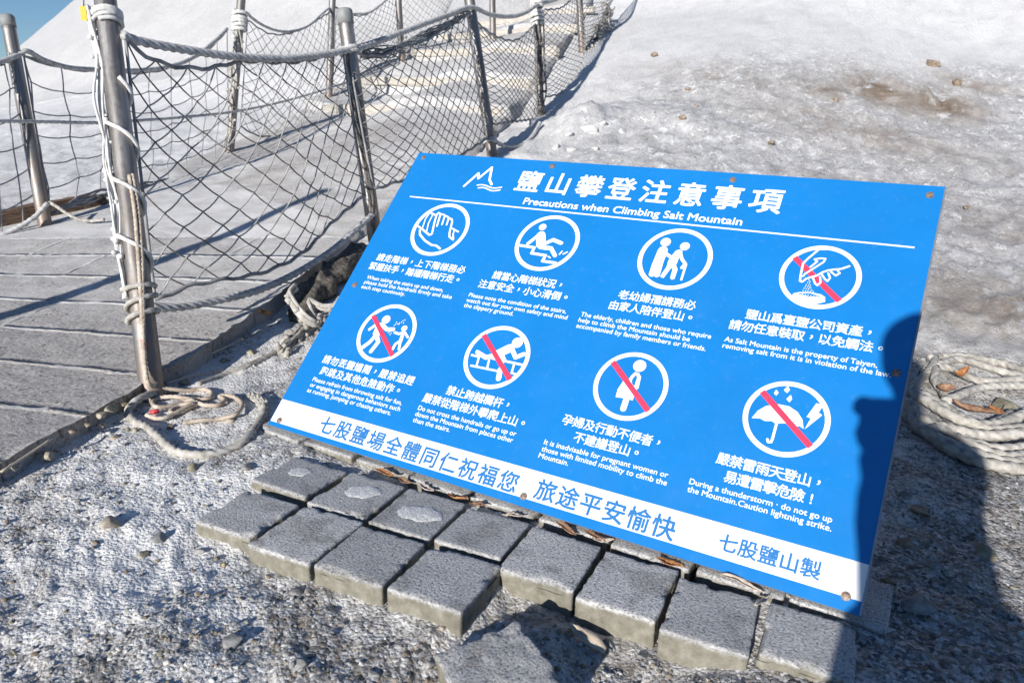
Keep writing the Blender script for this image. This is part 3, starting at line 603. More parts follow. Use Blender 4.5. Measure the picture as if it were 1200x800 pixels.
def quad(q): # centre, angle, size from measured corners front-left, back-left, back-right, front-right
    q = np.array(q); c = q.mean(0); ex = (q[2] + q[3] - q[0] - q[1]) / 2; ey = (q[1] + q[2] - q[0] - q[3]) / 2
    a_ = (math.atan2(ex[1], ex[0]) + math.atan2(-ey[0], ey[1])) / 2
    return c, a_, (np.linalg.norm(ex) - .002, np.linalg.norm(ey) - .002)
PV = [
 ([(-1.004, .687), (-1.012, .816), (-.896, .822), (-.874, .703)], 'paver at the left front corner with a small dark spot on its top', None, .040),
 ([(-.865, .694), (-.887, .836), (-.762, .835), (-.738, .694)], 'second paver of the front row with a tiny leaf scrap on top', None, .041),
 ([(-.735, .705), (-.758, .835), (-.632, .843), (-.610, .715)], 'third paver of the front row with a dark chipped right edge', None, .042),
 ([(-.603, .720), (-.619, .851), (-.498, .858), (-.472, .722)], 'right end paver of the front row, beside the empty gap', None, .044),
 ([(-1.036, .852), (-1.052, .968), (-.918, .969), (-.900, .843)], 'left end paver of the back row with a faint pale smear', (-.01, .01, .020, .0006), .038),
 ([(-.887, .845), (-.908, .975), (-.780, .982), (-.762, .845)], 'back row paver with an oval grey salt patch, second from the left', (.005, .01, .028, .0012), .040),
 ([(-.753, .847), (-.772, .987), (-.649, .992), (-.633, .862)], 'back row paver bearing the largest round white salt patch', (.005, -.005, .032, .0014), .040),
 ([(-.623, .866), (-.645, .991), (-.519, .997), (-.504, .874)], 'plain back row paver just right of the one with the largest salt patch', None, .040),
 ([(-.491, .860), (-.516, .996), (-.388, .996), (-.366, .860)], 'back row paver bordering the gap where one paver is missing', None, .041),
 ([(-.360, .862), (-.381, 1.0), (-.257, 1.004), (-.238, .860)], 'back row paver behind the pale wood chip', None, .039),
 ([(-.232, .856), (-.252, .990), (-.129, 1.003), (-.112, .862)], 'back row paver with the round brown stone leaning on its front', None, .040),
 ([(-.108, .878), (-.116, 1.005), (.007, 1.012), (.012, .890)], 'right end paver of the back row, half in shadow', None, .041)]
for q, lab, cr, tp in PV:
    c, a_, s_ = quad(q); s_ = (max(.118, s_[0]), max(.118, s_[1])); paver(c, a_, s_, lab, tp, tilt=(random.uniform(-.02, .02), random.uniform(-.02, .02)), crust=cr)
for k in range(9):                                                # the row the lower edge of the board rests on
    lab = 'paver mostly hidden under the lower edge of the board'
    if k == 0: lab = 'paver sticking out from under the lower left corner of the board'
    paver((-1.165 + .1425 * k, 1.085 + .006 * (k % 3)), .01 * ((k * 7) % 5 - 2), (.134, .128), lab, .036 - .004 * (k in (2, 5)), group='pavers under the lower edge of the board')
paver((-.378, .662), -.60, (.137, .122), 'loose broken paver lying askew in the foreground, rough worn top', .044, .06, tilt=(.14, -.02), chip=.010, group=None)
# ---------------------------------------------------------------- fence posts
def steel_mat():
    m, t, b, new, link = newmat('weathered_steel_tube')
    tc = new('ShaderNodeTexCoord').outputs['Object']
    mp = new('ShaderNodeMapping'); mp.inputs['Scale'].default_value = (24, 24, 2.0); link(tc, mp.inputs['Vector'])
    n1 = noise_node(t, mp.outputs[0], 1.6, 6, .65); n2 = noise_node(t, tc, 7, 6, .65, .4); n3 = noise_node(t, tc, 90, 4, .6)
    sep = new('ShaderNodeSeparateXYZ'); link(tc, sep.inputs[0])
    c = ramp(t, n1, [(.30, (.14, .125, .115)), (.5, (.25, .235, .225)), (.68, (.40, .39, .385))])
    rust = ramp(t, n2, [(.3, (.13, .08, .05)), (.6, (.25, .18, .13))])
    lowf = math_(t, 'SUBTRACT', 1.05, math_(t, 'MULTIPLY', sep.outputs[2], 1.5), True)
    f = ramp(t, math_(t, 'ADD', math_(t, 'MULTIPLY', n2, .8), math_(t, 'MULTIPLY', lowf, .32)), [(.52, (0, 0, 0)), (.76, (.8, .8, .8))])
    link(mixc(t, f, c, rust), b.inputs['Base Color'])
    link(math_(t, 'SUBTRACT', .75, math_(t, 'MULTIPLY', f, .6)), b.inputs['Metallic'])
    link(ramp(t, n3, [(.3, (.42,)), (.7, (.62,))]), b.inputs['Roughness'])
    bump(t, b, n3, .12, .001)
    return m
MAT['steel'] = steel_mat()
MAT['cap'] = simple('grey_plastic_cap', [(.20, .205, .205), (.27, .275, .275)], 40, .6, .15, .001)
POSTS = {}
def post(key, b_, t_, label, group, cap=True, r=.034, bury=.08):
    b_, t_ = np.asarray(b_, float), np.asarray(t_, float); d = t_ - b_; L = np.linalg.norm(d); dv = Vector(d / L)
    rot = Vector((0, 0, 1)).rotation_difference(dv).to_matrix()
    e = empty('fence_post', b_, rot); setp(e, label, 'post', group)
    mb = MB(); cl = .055 if cap else 0
    tube(mb, np.array([[0, 0, z] for z in np.linspace(-bury, L - cl * .5, 24)]), r, 28); mb.build('tube', [MAT['steel']], e, True)
    o = e.children[0]; o.data.polygons[-1].use_smooth = False; o.data.polygons[-2].use_smooth = False
    if cap:
        mb = MB(); tube(mb, np.array([[0, 0, L - cl], [0, 0, L - cl + .0005], [0, 0, L - .006], [0, 0, L - .001], [0, 0, L]]), np.array([r + .0005, r + .0028, r + .0028, r - .001, r * .7]), 28); mb.build('cap', [MAT['cap']], e, True)
    POSTS[key] = (b_, dv, L, r); return e
RG, LG = 'steel posts of the rope fence right of the path', 'steel posts of the rope fence left of the path'
P1b = hit(178, 455) * np.array([1, 1, 1]); P1b[2] = -.01
P1t = at(118, -45, 2.02)
post('P1', P1b, P1t, 'nearest steel post, wrapped in white rope and bunched netting', RG, r=.0285)
P2b = at(441, 290, 2.93); post('P2', P2b, at(403, 11, 2.80), 'steel post with a grey cap rising behind the upper left corner of the board', RG, r=.0285)
P3b = at(578, 190, 4.0); post('P3', P3b, at(546, -28, 3.95), 'bare steel post behind the top edge of the board, next beyond the capped one', RG, r=.0295)
P4b = at(634, 146, 5.0); post('P4', P4b, at(628, -14, 5.0), 'post thickly wrapped with netting and white rope near the salt mound', RG, r=.026)
P5b = at(682, 60, 6.5); post('P5', P5b, at(676, -60, 6.5), 'farthest brown post of the right fence, standing in the shaded salt', RG, r=.030)
L1b = at(55, 274, 3.4); post('L1', L1b, at(8, 19, 3.42), 'grey capped steel post at the left edge in front of the dark timber', LG, r=.029)
L2b = at(268, 196, 5.3); post('L2', L2b, at(285, -30, 5.3), 'post crusted with white salt and lashed with rope, seen through the near net', LG, r=.030)
L3b = at(385, 128, 7.0); post('L3', L3b, at(391, -40, 7.0), 'thin post seen just left of the capped post through the netting', LG, r=.032)
L4b = at(471, 72, 7.8); post('L4', L4b, at(463, -70, 7.8), 'brown post standing by the steps, seen above the sagging handrail rope', LG, r=.034)
L5b = at(578, 64, 7.6); post('L5', L5b, at(576, -60, 7.6), 'farthest post by the steps, right beside the bare near post', LG, r=.033)
post('L0', (-2.30, -.68, -.02), (-2.42, -.72, 1.48), 'near steel post of the left fence, its shadow lying across the path', LG, r=.034)
P6b = at(722, -15, 8.2); P6t = at(722, -120, 8.2)
def ppt(key, h, off=(0, 0, 0)):
    b_, d, L, r = POSTS[key]; return b_ + np.array(d) * h + np.array(off)
# ---------------------------------------------------------------- ropes
def rope_mat(name, c1, c2, c3):
    return simple(name, [c1, c2, c3], 45, .9, .6, .002, detail=8, bscale=420)
MAT['rope_grey'] = rope_mat('grey_rope', (.28, .28, .28), (.46, .46, .46), (.63, .63, .62))
MAT['rope_white'] = rope_mat('white_rope', (.46, .45, .43), (.64, .63, .61), (.78, .77, .75))
MAT['rope_beige'] = rope_mat('beige_cord', (.30, .235, .175), (.46, .385, .31), (.60, .53, .45))
MAT['rope_cream'] = rope_mat('cream_rope', (.25, .235, .205), (.41, .39, .355), (.58, .56, .52))
MAT['rope_old'] = rope_mat('weathered_rope', (.20, .185, .165), (.36, .335, .30), (.52, .50, .47))
MAT['net_dark'] = simple('dark_net_twine', [(.06, .055, .05), (.13, .12, .11), (.26, .25, .24)], 30, .9, .3, .001)
MAT['net_pale'] = simple('pale_net_twine', [(.22, .21, .20), (.40, .385, .365), (.58, .57, .55)], 24, .9, .3, .001)  # paler twine, one diagonal of the dark diamond nets
MAT['net_grey'] = simple('grey_net_twine', [(.16, .165, .17), (.26, .265, .275), (.38, .385, .39)], 18, .9, .3, .001)
MAT['tape'] = gloss('red_tape', (.62, .06, .07), .5)
def path3(pts, d0, d1):
    """hanging line: pixels measured along it, distance growing from post to post"""
    x = np.array([p[0] for p in pts], float); f = np.concatenate([[0], np.cumsum(np.hypot(np.diff(x), np.diff([p[1] for p in pts])))]); f /= f[-1]
    return np.array([at(p[0], p[1], 1 / ((1 - t) / d0 + t / d1)) for p, t in zip(pts, f)])
def rope(name, P, r, mat, label, cat='rope', group=None, lobes=3, seg=18, step=None, pitch=None, parent=None, depth=.48):
    mb = MB(); Q = spline(P, step or max(.006, r * .55)); tube(mb, Q, r, seg, lobes, pitch or r * 7, depth)
    o = mb.build(name, [MAT[mat]], parent, True)
    if label: setp(o, label, cat, group)
    return o
HG = 'ropes strung along the fence'
def joinp(*a): return np.vstack(a)
hr = joinp(path3([(143, 41), (165, 49), (220, 59), (280, 67), (340, 68.5), (403, 60)], 1.97, 2.76), path3([(440, 50), (490, 31), (525, 18), (552, 9)], 2.95, 3.9), path3([(575, 17.5), (600, 19.5), (618, 14), (630, 6)], 4.1, 4.95), path3([(655, -2), (678, -18)], 5.5, 6.4))
rope('handrail_rope', hr, .0125, 'rope_grey', 'thick twisted grey handrail rope sagging from post to post along the right fence', group=HG)
rope('lower_rope', path3([(178, 361), (196, 361), (225, 358), (260, 351), (300, 341), (340, 324), (380, 300), (410, 276), (436, 252)], 1.95, 2.86), .0115, 'rope_grey', 'thick twisted rope hanging low between the two nearest posts above the stone path', group=HG)
rope('lower_rope', path3([(578, 164), (590, 171), (603, 172), (615, 168), (625, 158), (633, 144)], 3.95, 4.5), .012, 'rope_grey', 'short slack rope curving low beside the upper edge of the board', group=HG, seg=10)
rope('handrail_rope', joinp(path3([(-60, 88), (-20, 80), (8, 70), (24, 64)], 3.1, 3.42), path3([(32, 60), (52, 71), (78, 79), (105, 81.5), (150, 83), (190, 80), (222, 70), (250, 50), (266, 34)], 3.44, 5.25)), .013, 'rope_grey', 'grey handrail rope passing behind the nearest post, at the left fence', group=HG, seg=10, step=.012)
rope('handrail_rope', joinp(path3([(288, 14), (300, 25), (320, 35), (340, 37), (362, 30), (388, 9)], 5.3, 7.0), path3([(405, 15), (430, 15.5), (448, 4), (464, -12)], 7.1, 7.8)), .011, 'rope_grey', 'far thin handrail rope looping over the two middle posts of the left fence', group=HG, seg=8, step=.02)
rope('middle_rope', path3([(-60, 142), (0, 142), (60, 143), (115, 144), (160, 141.5), (220, 137), (280, 130), (340, 117), (400, 99), (440, 85), (468, 73)], 3.0, 7.7), .0085, 'rope_grey', 'taut thin rope running level through the left fence at mid height', group=HG, seg=8, step=.012)
rope('lower_rope', path3([(-60, 298), (-20, 285), (0, 276), (22, 266), (42, 253), (56, 238)], 3.15, 3.36), .0105, 'rope_grey', 'twisted rope reaching low from the left edge to the left capped post', group=HG, seg=12)
rope('lower_rope', path3([(58, 237), (68, 243), (80, 251), (92, 257), (106, 259), (122, 257)], 3.37, 3.32), .008, 'rope_old', 'slack rope end running from the left capped post down to the path', group=HG, seg=10)

# ---------------------------------------------------------------- nets
NG = 'fishing nets stretched between the fence posts'
def net(top, bot, d0, d1, nu, nv, r, label, bulge=.05, square=False, mats=('net_dark', 'net_pale'), jit=.12, seed=1, cord=.006, both=False):
    rn = random.Random(seed)
    A, B = spline(path3(top, d0, d1), .01), spline(path3(bot, d0, d1), .01)
    def on(C, u):
        s = np.concatenate([[0], np.cumsum(np.linalg.norm(np.diff(C, axis=0), axis=1))]); s /= s[-1]
        return np.array([np.interp(u, s, C[:, i]) for i in range(3)])
    side = np.cross(A[-1] - A[0], np.array([0, 0, 1.0])); side /= np.linalg.norm(side)
    ph = rn.uniform(0, 6)
    def P(u, v):
        u = min(1, max(0, u)); p = on(A, u) * (1 - v) + on(B, u) * v
        sag = bulge * math.sin(math.pi * min(1, max(0, v))) * (.6 + .4 * math.sin(ph + u * 5)) * math.sin(math.pi * u) ** .5
        return p + side * sag + np.array([0, 0, -.25 * bulge * math.sin(math.pi * v)])
    mb = MB(); nodes = {}
    def node(i, j):
        if (i, j) not in nodes:
            e = 0 if j in (0, 2 * nv) else 1
            nodes[(i, j)] = P((i + rn.uniform(-jit, jit) * e) / (2 * nu), (j + rn.uniform(-jit, jit) * e * .7) / (2 * nv))
        return nodes[(i, j)]
    def strand(a, b, m):
        n = 4; mid = np.array([0, 0, -.05 * np.linalg.norm(b - a)]) + side * rn.uniform(-.03, .03) * np.linalg.norm(b - a)
        Q = np.array([a * (1 - t) + b * t + mid * 4 * t * (1 - t) for t in np.linspace(0, 1, n)])
        tube(mb, Q, r, 5, m=m, cap=False)
    if square:
        for i in range(nu + 1):
            for j in range(nv + 1):
                q = lambda a, b: node(2 * a, 2 * b)
                if j < nv: strand(q(i, j), q(i, j + 1), 0)
                if i < nu: strand(q(i, j), q(i + 1, j), 1)
    else:
        for j in range(2 * nv):
            for i in range(2 * nu + 1):
                if (i + j) % 2: continue
                if i + 1 <= 2 * nu: strand(node(i, j), node(i + 1, j + 1), 0)
                if i - 1 >= 0: strand(node(i, j), node(i - 1, j + 1), 1)
    for k, p in nodes.items():
        mb.add(p + ICO_V * r * 1.75, ICO_F, 1 if rn.random() < .5 else 0)
    if cord:
        us = np.linspace(0, 1, 40)
        for v in (0, 1): tube(mb, np.array([P(u, v) + np.array([0, 0, .004 * math.sin(u * 60 + v)]) for u in us]), cord, 7, m=2)
        for u in (0, 1): tube(mb, np.array([P(u, v) for v in np.linspace(0, 1, 24)]), cord * .7, 6, m=2)
    o = mb.build('rope_net', [MAT[mats[0]], MAT[mats[1]], MAT['net_grey']], None, True)
    return setp(o, label, 'net', NG)
net([(147, 46), (160, 58), (180, 70), (205, 78), (245, 80), (285, 72), (345, 73), (402, 62)], [(182, 352), (230, 333), (305, 320), (355, 296), (388, 262), (428, 228)], 1.98, 2.78, 9, 7, .0023, 'near net of dark diamond mesh between the rope wrapped post and the capped post', bulge=.07, seed=2)
net([(408, 60), (440, 66), (468, 58), (520, 35), (553, 14)], [(438, 222), (470, 212), (505, 202), (540, 182), (572, 162)], 2.8, 3.95, 13, 10, .0022, 'dark net between the capped post and the bare post, above the corner of the board', bulge=.06, seed=3)
net([(558, 26), (580, 42), (605, 47), (628, 28)], [(578, 146), (600, 143), (630, 139)], 3.98, 4.98, 10, 13, .0022, 'dark net hanging in a loose sag between the bare post and the netting wrapped post', bulge=.08, seed=4)
net([(637, 12), (660, 8), (679, -12)], [(640, 114), (662, 106), (684, 78)], 5.0, 6.5, 10, 15, .0020, 'tightly gathered dense net between the netting wrapped post and the farthest right post', bulge=.10, seed=5)
net([(680, -14), (700, -30), (720, -60)], [(684, 62), (700, 34), (718, 0)], 6.5, 8.0, 9, 14, .0022, 'distant net leaning over the shaded salt beyond the farthest right post', bulge=.08, seed=6)
net([(-62, 86), (-20, 81), (0, 76), (22, 66)], [(-60, 300), (0, 280), (20, 270), (48, 250)], 3.08, 3.42, 4, 6, .0032, 'wide square meshed net at the far left edge, left of the grey capped post', bulge=.03, square=True, mats=('net_grey', 'net_grey'), jit=.3, seed=7)
net([(28, 66), (52, 74), (78, 80), (105, 83), (150, 85), (190, 82), (240, 60), (266, 36)], [(60, 252), (85, 236), (105, 226), (160, 216), (215, 206), (268, 186)], 3.43, 5.28, 9, 6, .0032, 'wide square meshed net behind the nearest post, ending at the salt crusted post', bulge=.05, square=True, mats=('net_grey', 'net_grey'), jit=.3, seed=8)
net([(290, 24), (318, 40), (350, 36), (389, 13)], [(281, 148), (308, 160), (345, 152), (387, 122)], 5.3, 7.0, 12, 9, .0022, 'fine grey net between the salt crusted post and the thin far post', bulge=.10, mats=('net_grey', 'net_dark'), seed=9)
net([(394, 17), (430, 17), (463, -8)], [(389, 112), (425, 92), (470, 68)], 7.0, 7.8, 10, 10, .0024, 'fine net on the left fence just beyond the capped post', bulge=.10, mats=('net_grey', 'net_dark'), seed=10)
net([(466, -25), (500, -35), (545, -40)], [(472, 66), (500, 55), (520, 20)], 7.8, 8.0, 10, 10, .0024, 'topmost fine net bellying beside the steps at the upper edge', bulge=.15, mats=('net_dark', 'net_grey'), seed=11)

# ---------------------------------------------------------------- lashings, netting bunches and cords on the posts
def helix(key, h0, h1, turns, rad, ph=0, n=26, wob=0, seed=0):
    b_, d, L, r = POSTS[key]; d = np.array(d); t = np.linspace(0, 1, max(8, int(abs(turns) * n)))
    ex = np.cross(d, [0, 1, 0]); ex /= np.linalg.norm(ex); ey = np.cross(d, ex); rn = np.random.RandomState(seed); k = rn.uniform(0, 6, 3)
    a = ph + 2 * np.pi * turns * t; w_ = wob * (np.sin(a * .37 + k[0]) + .6 * np.sin(a * .83 + k[1]))
    return b_ + d * (h0 + (h1 - h0) * t + w_)[:, None] + (rad + 0 * t)[:, None] * (np.cos(a)[:, None] * ex + np.sin(a)[:, None] * ey)
def lashing(key, h0, h1, turns, rr, mat, label, ph=0, wob=.004, group='rope lashings wound round the posts'):
    return rope('rope_lashing', helix(key, h0, h1, turns, POSTS[key][3] + rr * .95, ph, 24, wob), rr, mat, label, 'lashing', group, seg=10, step=.006)
def h_of(key, px, py):                                            # height along a post of what is seen at a pixel
    b_, d, L, r = POSTS[key]; hs = np.linspace(-.1, 2, 2000); Q = (b_ + np.outer(hs, np.array(d)) - CAM) @ ROT
    y = Q[:, 1] / Q[:, 2] * FPX + 400; return hs[np.argmin(abs(y - py))]
lashing('P1', h_of('P1', 125, 29), h_of('P1', 125, 14), 3.4, .0062, 'rope_white', 'white rope wound four times round the top of the nearest post', 2.0)
rope('spiral_cord', helix('P1', h_of('P1', 150, 98), h_of('P1', 165, 318), 3.35, POSTS['P1'][3] + .006, 2.9), .0062, 'rope_white', 'white cord spiralling down the nearest post', 'cord', seg=10, step=.006)
lashing('P1', h_of('P1', 165, 373), h_of('P1', 160, 335), 2.6, .0072, 'rope_cream', 'cream rope tied round the lower part of the nearest post, by the low rope', .5, .006)
def bunch(name, C, n, spread, r, mat, label, cat, seed=0, wave=.02, group=None):
    rn = np.random.RandomState(seed); Q = spline(C, .012); T, N, B = frames(Q); s = np.linspace(0, 1, len(Q)); mb = MB()
    Ls = np.linalg.norm(np.diff(Q, axis=0), axis=1).sum()
    for k in range(n):
        f1, f2, p1, p2 = rn.uniform(3, 9), rn.uniform(8, 20), *rn.uniform(0, 6, 2); a = rn.uniform(0, 6.28); rr = rn.uniform(.25, 1) * spread
        env = (.55 + .45 * np.sin(p1 + s * f1 * Ls * 2))
        o = N * (np.cos(a + f1 * s * Ls) * rr * env)[:, None] + B * (np.sin(a + f2 * s * Ls * .6 + p2) * rr * env)[:, None]
        tube(mb, Q + o, r * rn.uniform(.7, 1.3), 6)
    for k in range(n * 3):
        i = rn.randint(len(Q)); mb.add(Q[i] + (N[i] * rn.uniform(-1, 1) + B[i] * rn.uniform(-1, 1)) * spread * .8 + ICO_V * r * rn.uniform(1.4, 2.6), ICO_F)
    o = mb.build(name, [MAT[mat]], None, True)
    return setp(o, label, cat, group)
def along(key, pts, off):
    return np.array([ppt(key, h_of(key, *p), off) for p in pts])
BG = 'gathered bunches of netting'
toC = -ROT[:, 2] * .012; leftw = -ROT[:, 0]
b_, d_, L_, r_ = POSTS['P1']
C = np.array([ppt('P1', h_of('P1', 0, y)) + leftw * (r_ + .004 + .004 * math.sin(y * .07)) + toC * 1.5 for y in (12, 40, 80, 120, 160, 200, 240, 280, 320, 350)])
bunch('net_bunch', C, 16, .015, .0033, 'rope_white', 'white netting bunched up along the left side of the nearest post', 'netting', 1, group=BG)
C = np.array([ppt('P4', h_of('P4', 0, y)) + toC * 2.2 for y in (28, 50, 80, 105, 130, 144)])
bunch('net_bunch', C, 14, .045, .004, 'net_dark', 'dark netting bunched down the wrapped post beside the salt mound', 'netting', 2, group=BG)
bunch('net_bunch', path3([(425, 64), (455, 62), (480, 50), (505, 38), (530, 26), (550, 14)], 2.92, 3.9), 16, .035, .0032, 'net_grey', 'netting rolled up along the sagging handrail between the capped and the bare post', 'netting', 3, group=BG)
C = np.array([ppt('L2', h_of('L2', 0, y)) + toC * 2 for y in (34, 60, 90, 120, 150, 185)])
bunch('net_bunch', C, 12, .045, .005, 'rope_cream', 'salt stiffened netting hanging down the crusted post of the left fence', 'netting', 4, group=BG)
bunch('net_bunch', path3([(648, 150), (655, 135), (668, 118), (682, 98)], 4.9, 5.9), 16, .06, .006, 'rope_old', 'tattered netting heaped along the foot of the dense net', 'netting', 5, group=BG)
bunch('net_bunch', path3([(638, 148), (642, 165), (650, 175)], 4.8, 4.5), 14, .05, .006, 'rope_old', 'frayed dark netting clump dangling at the foot of the wrapped post', 'netting', 6, group=BG)
bunch('net_bunch', path3([(684, 78), (694, 58), (704, 36), (714, 10)], 6.4, 7.8), 14, .09, .008, 'rope_old', 'netting added to widen the fence shadow, at the foot of the distant leaning net', 'netting', 21, group=BG)  # extra bunch, added to broaden the shadow cast by the far fence
bunch('net_bunch', path3([(66, 244), (110, 233), (160, 220), (215, 208), (264, 187)], 3.45, 5.25), 9, .022, .0035, 'net_grey', 'netting gathered along the lower edge of the wide square meshed net', 'netting', 22, group=BG)
C = np.array([ppt('L0', h, (0, .03, 0)) for h in (.55, .8, 1.1, 1.4)])
bunch('net_bunch', C, 10, .03, .005, 'net_grey', 'netting bunched on the near post of the left fence', 'netting', 23, group=BG)
C = np.array([ppt('L1', h_of('L1', 0, y)) + toC * 3 for y in (66, 80, 95, 112)])
bunch('net_bunch', C, 4, .012, .003, 'net_pale', 'small knotted strand hanging on the grey capped post at left', 'netting', 7, group=BG)
lashing('P4', h_of('P4', 0, 30), h_of('P4', 0, -4), 7, .012, 'rope_white', 'thick white rope lashing round the top of the netting wrapped post', 1)
lashing('L2', h_of('L2', 0, 36), h_of('L2', 0, 14), 5, .014, 'rope_white', 'bulky white lashing near the top of the salt crusted post', 1)
lashing('P2', h_of('P2', 0, 62), h_of('P2', 0, 56), 1.6, .008, 'rope_grey', 'grey rope turn holding the handrail to the capped post', .3)
lashing('P3', h_of('P3', 0, 166), h_of('P3', 0, 161), 2.2, .006, 'rope_grey', 'thin lashing low on the bare post just above the board', .3)
# strands of the pulled net lying on the shaft of the capped post
C = np.array([ppt('P2', h_of('P2', 0, y)) + toC * 2.6 for y in (66, 110, 160, 210, 250, 280)])
bunch('net_bunch', C, 5, .020, .0028, 'net_dark', 'dark net strands pulled tight down the shaft of the capped post', 'netting', 8, group=BG)
# yellow tag
tg = at(98.5, 16, 1.97); mb = MB(); box(mb, -.008, .008, -.003, .003, -.018, .018); 
MAT['yellow'] = gloss('yellow_tag', (.62, .42, .03), .5)
o = mb.build('yellow_tag', [MAT['yellow']]); o.location = tg; o.rotation_euler = (.1, .1, .5); setp(o, 'small yellow tag hanging beside the top of the nearest post', 'tag')
mb = MB(); tube(mb, np.array([[0, 0, .016], [.002, 0, .03], [.003, .001, .06]]), .0018, 6); mb.build('tie', [MAT['net_dark']], o, True)
# hanging beige cord and its tangle on the ground
def ground_line(pts, lift):
    return np.array([hit(x, y) + np.array([0, 0, lift]) for x, y in pts])
def Z7(*p): return [(60 + x / 4.444, 420 + y / 4.444) for x, y in p]
rt = ROT[:, 0]
hang = [ppt('P1', h_of('P1', 0, y)) + rt * (r_ * k) + toC * q for y, k, q in ((208, .75, 2.2), (250, .85, 2.2), (300, .75, 2.5), (350, .62, 2.8), (400, .45, 3.2), (430, .38, 3.4), (448, .6, 3.8))]
cordP = np.vstack([hang, ground_line(Z7((560, 163), (700, 182), (800, 176), (838, 195), (825, 222), (740, 228), (640, 214), (560, 222), (530, 245), (552, 268), (620, 262), (690, 238), (735, 232), (748, 255), (690, 290), (640, 303), (625, 288), (665, 262), (715, 250), (760, 244)), .008), ground_line(Z7((800, 262), (870, 262), (905, 235), (880, 215), (940, 215), (985, 240), (995, 270), (960, 312), (880, 335), (790, 342), (690, 356)), .010)])
rope('cord', cordP, .0055, 'rope_beige', 'beige cord hanging down the nearest post and lying tangled at its foot', 'cord', seg=9, step=.0045)
h2 = [ppt('P1', h_of('P1', 0, y)) + rt * (r_ * k) + toC * q for y, k, q in ((206, .98, 1.8), (250, 1.08, 1.6), (300, .98, 2.0), (340, .80, 2.5), (375, .62, 2.9), (398, .45, 3.2))]
o = rope('cord', np.array(h2), .005, 'rope_beige', 'short beige cord end with red tape hanging on the nearest post', 'cord', seg=9, step=.0045)
mb = MB(); tube(mb, spline(np.array(h2[-1:] + [h2[-1] + np.array([0, 0, -.022])]), .004), .0062, 9); mb.build('tape_end', [MAT['tape']], o, True)
tap = rope('cord', ground_line(Z7((745, 262), (700, 285), (640, 318), (595, 338), (548, 340), (500, 322)), .014), .0055, 'rope_beige', 'loose beige cord end with red tape lying within the white loop', 'cord', seg=9, step=.0045)
mb = MB(); tube(mb, ground_line(Z7((516, 302), (562, 292)), .010), .0052, 9); mb.build('tape_end', [MAT['tape']], tap, True)
rope('thick_rope', ground_line(Z7((660, 172), (560, 192), (490, 212), (435, 245), (405, 285), (425, 335), (500, 375), (560, 425), (620, 480), (690, 512), (820, 517), (930, 490), (1010, 440), (1065, 375), (1105, 310), (1105, 255), (1070, 222)), .008), .0092, 'rope_cream', 'thick off white rope lying in an open loop on the gravel left of the board', seg=12)
bunch('frayed_end', ground_line(Z7((1105, 262), (1080, 230), (1050, 212)), .012), 12, .012, .0022, 'rope_cream', 'frayed end of the thick off white rope by the board corner', 'rope end', 9)
rope('old_rope', ground_line([(232, 452), (262, 441), (290, 430), (320, 416), (345, 402), (362, 392)], .003), .0085, 'rope_old', 'half buried old grey rope lying on the ground towards the frayed heap', seg=10)
bunch('frayed_heap', ground_line([(328, 418), (340, 405), (352, 395), (366, 384), (376, 376)], .012), 16, .035, .0048, 'rope_old', 'heap of frayed pale rope against the left edge of the board', 'rope heap', 10)
# rope pile beyond the right edge of the board
def Z8(*p): return [(1020 + x / 4, 380 + y / 4) for x, y in p]
STR = [((150, 440), (200, 505), (270, 560), (340, 600), (430, 640), (520, 675), (640, 700), (760, 715)), ((165, 400), (230, 455), (300, 510), (400, 555), (500, 595), (600, 610), (760, 590)), ((170, 372), (260, 415), (350, 470), (430, 500), (540, 515), (640, 500), (760, 480)), ((200, 360), (290, 400), (360, 440), (430, 485), (560, 545), (680, 545), (780, 530)),
       ((240, 540), (330, 525), (420, 555), (540, 575), (660, 570), (780, 560)), ((175, 385), (240, 480), (340, 560), (440, 600), (560, 640), (660, 655), (780, 640)), ((210, 500), (300, 575), (420, 625), (560, 660), (680, 680), (780, 670)), ((180, 350), (200, 290), (225, 230), (240, 190)), ((205, 350), (235, 290), (265, 230), (300, 190)),
       ((280, 185), (350, 165), (440, 165), (540, 190), (640, 215), (760, 260)), ((300, 205), (400, 185), (500, 210), (600, 245), (760, 290)), ((300, 225), (380, 235), (450, 270), (520, 300), (620, 300), (760, 280)), ((345, 400), (400, 380), (480, 350), (580, 332), (680, 328), (780, 330)), ((640, 450), (600, 480), (560, 500)), ((300, 240), (310, 300), (340, 350), (345, 400))]
mb = MB()
for k, s in enumerate(STR):
    P_ = ground_line(Z8(*s), .016 + .010 * (k in (2, 3, 4, 12)) + .002 * (k % 3)); P_ = spline(P_, .009); wq = np.arange(len(P_)) * .009; P_[:, 0] += .007 * np.sin(wq * 19 + k * 2); P_[:, 1] += .006 * np.sin(wq * 26 + k * 3); P_[:, 2] += .004 * np.sin(wq * 15 + k)
    tube(mb, P_, .0132 if k < 7 else .0112, 20, 3, .090, .46)
setp(mb.build('rope_pile', [MAT['rope_cream']], None, True), 'big pile of thick cream rope on the ground beyond the right edge of the board', 'rope')
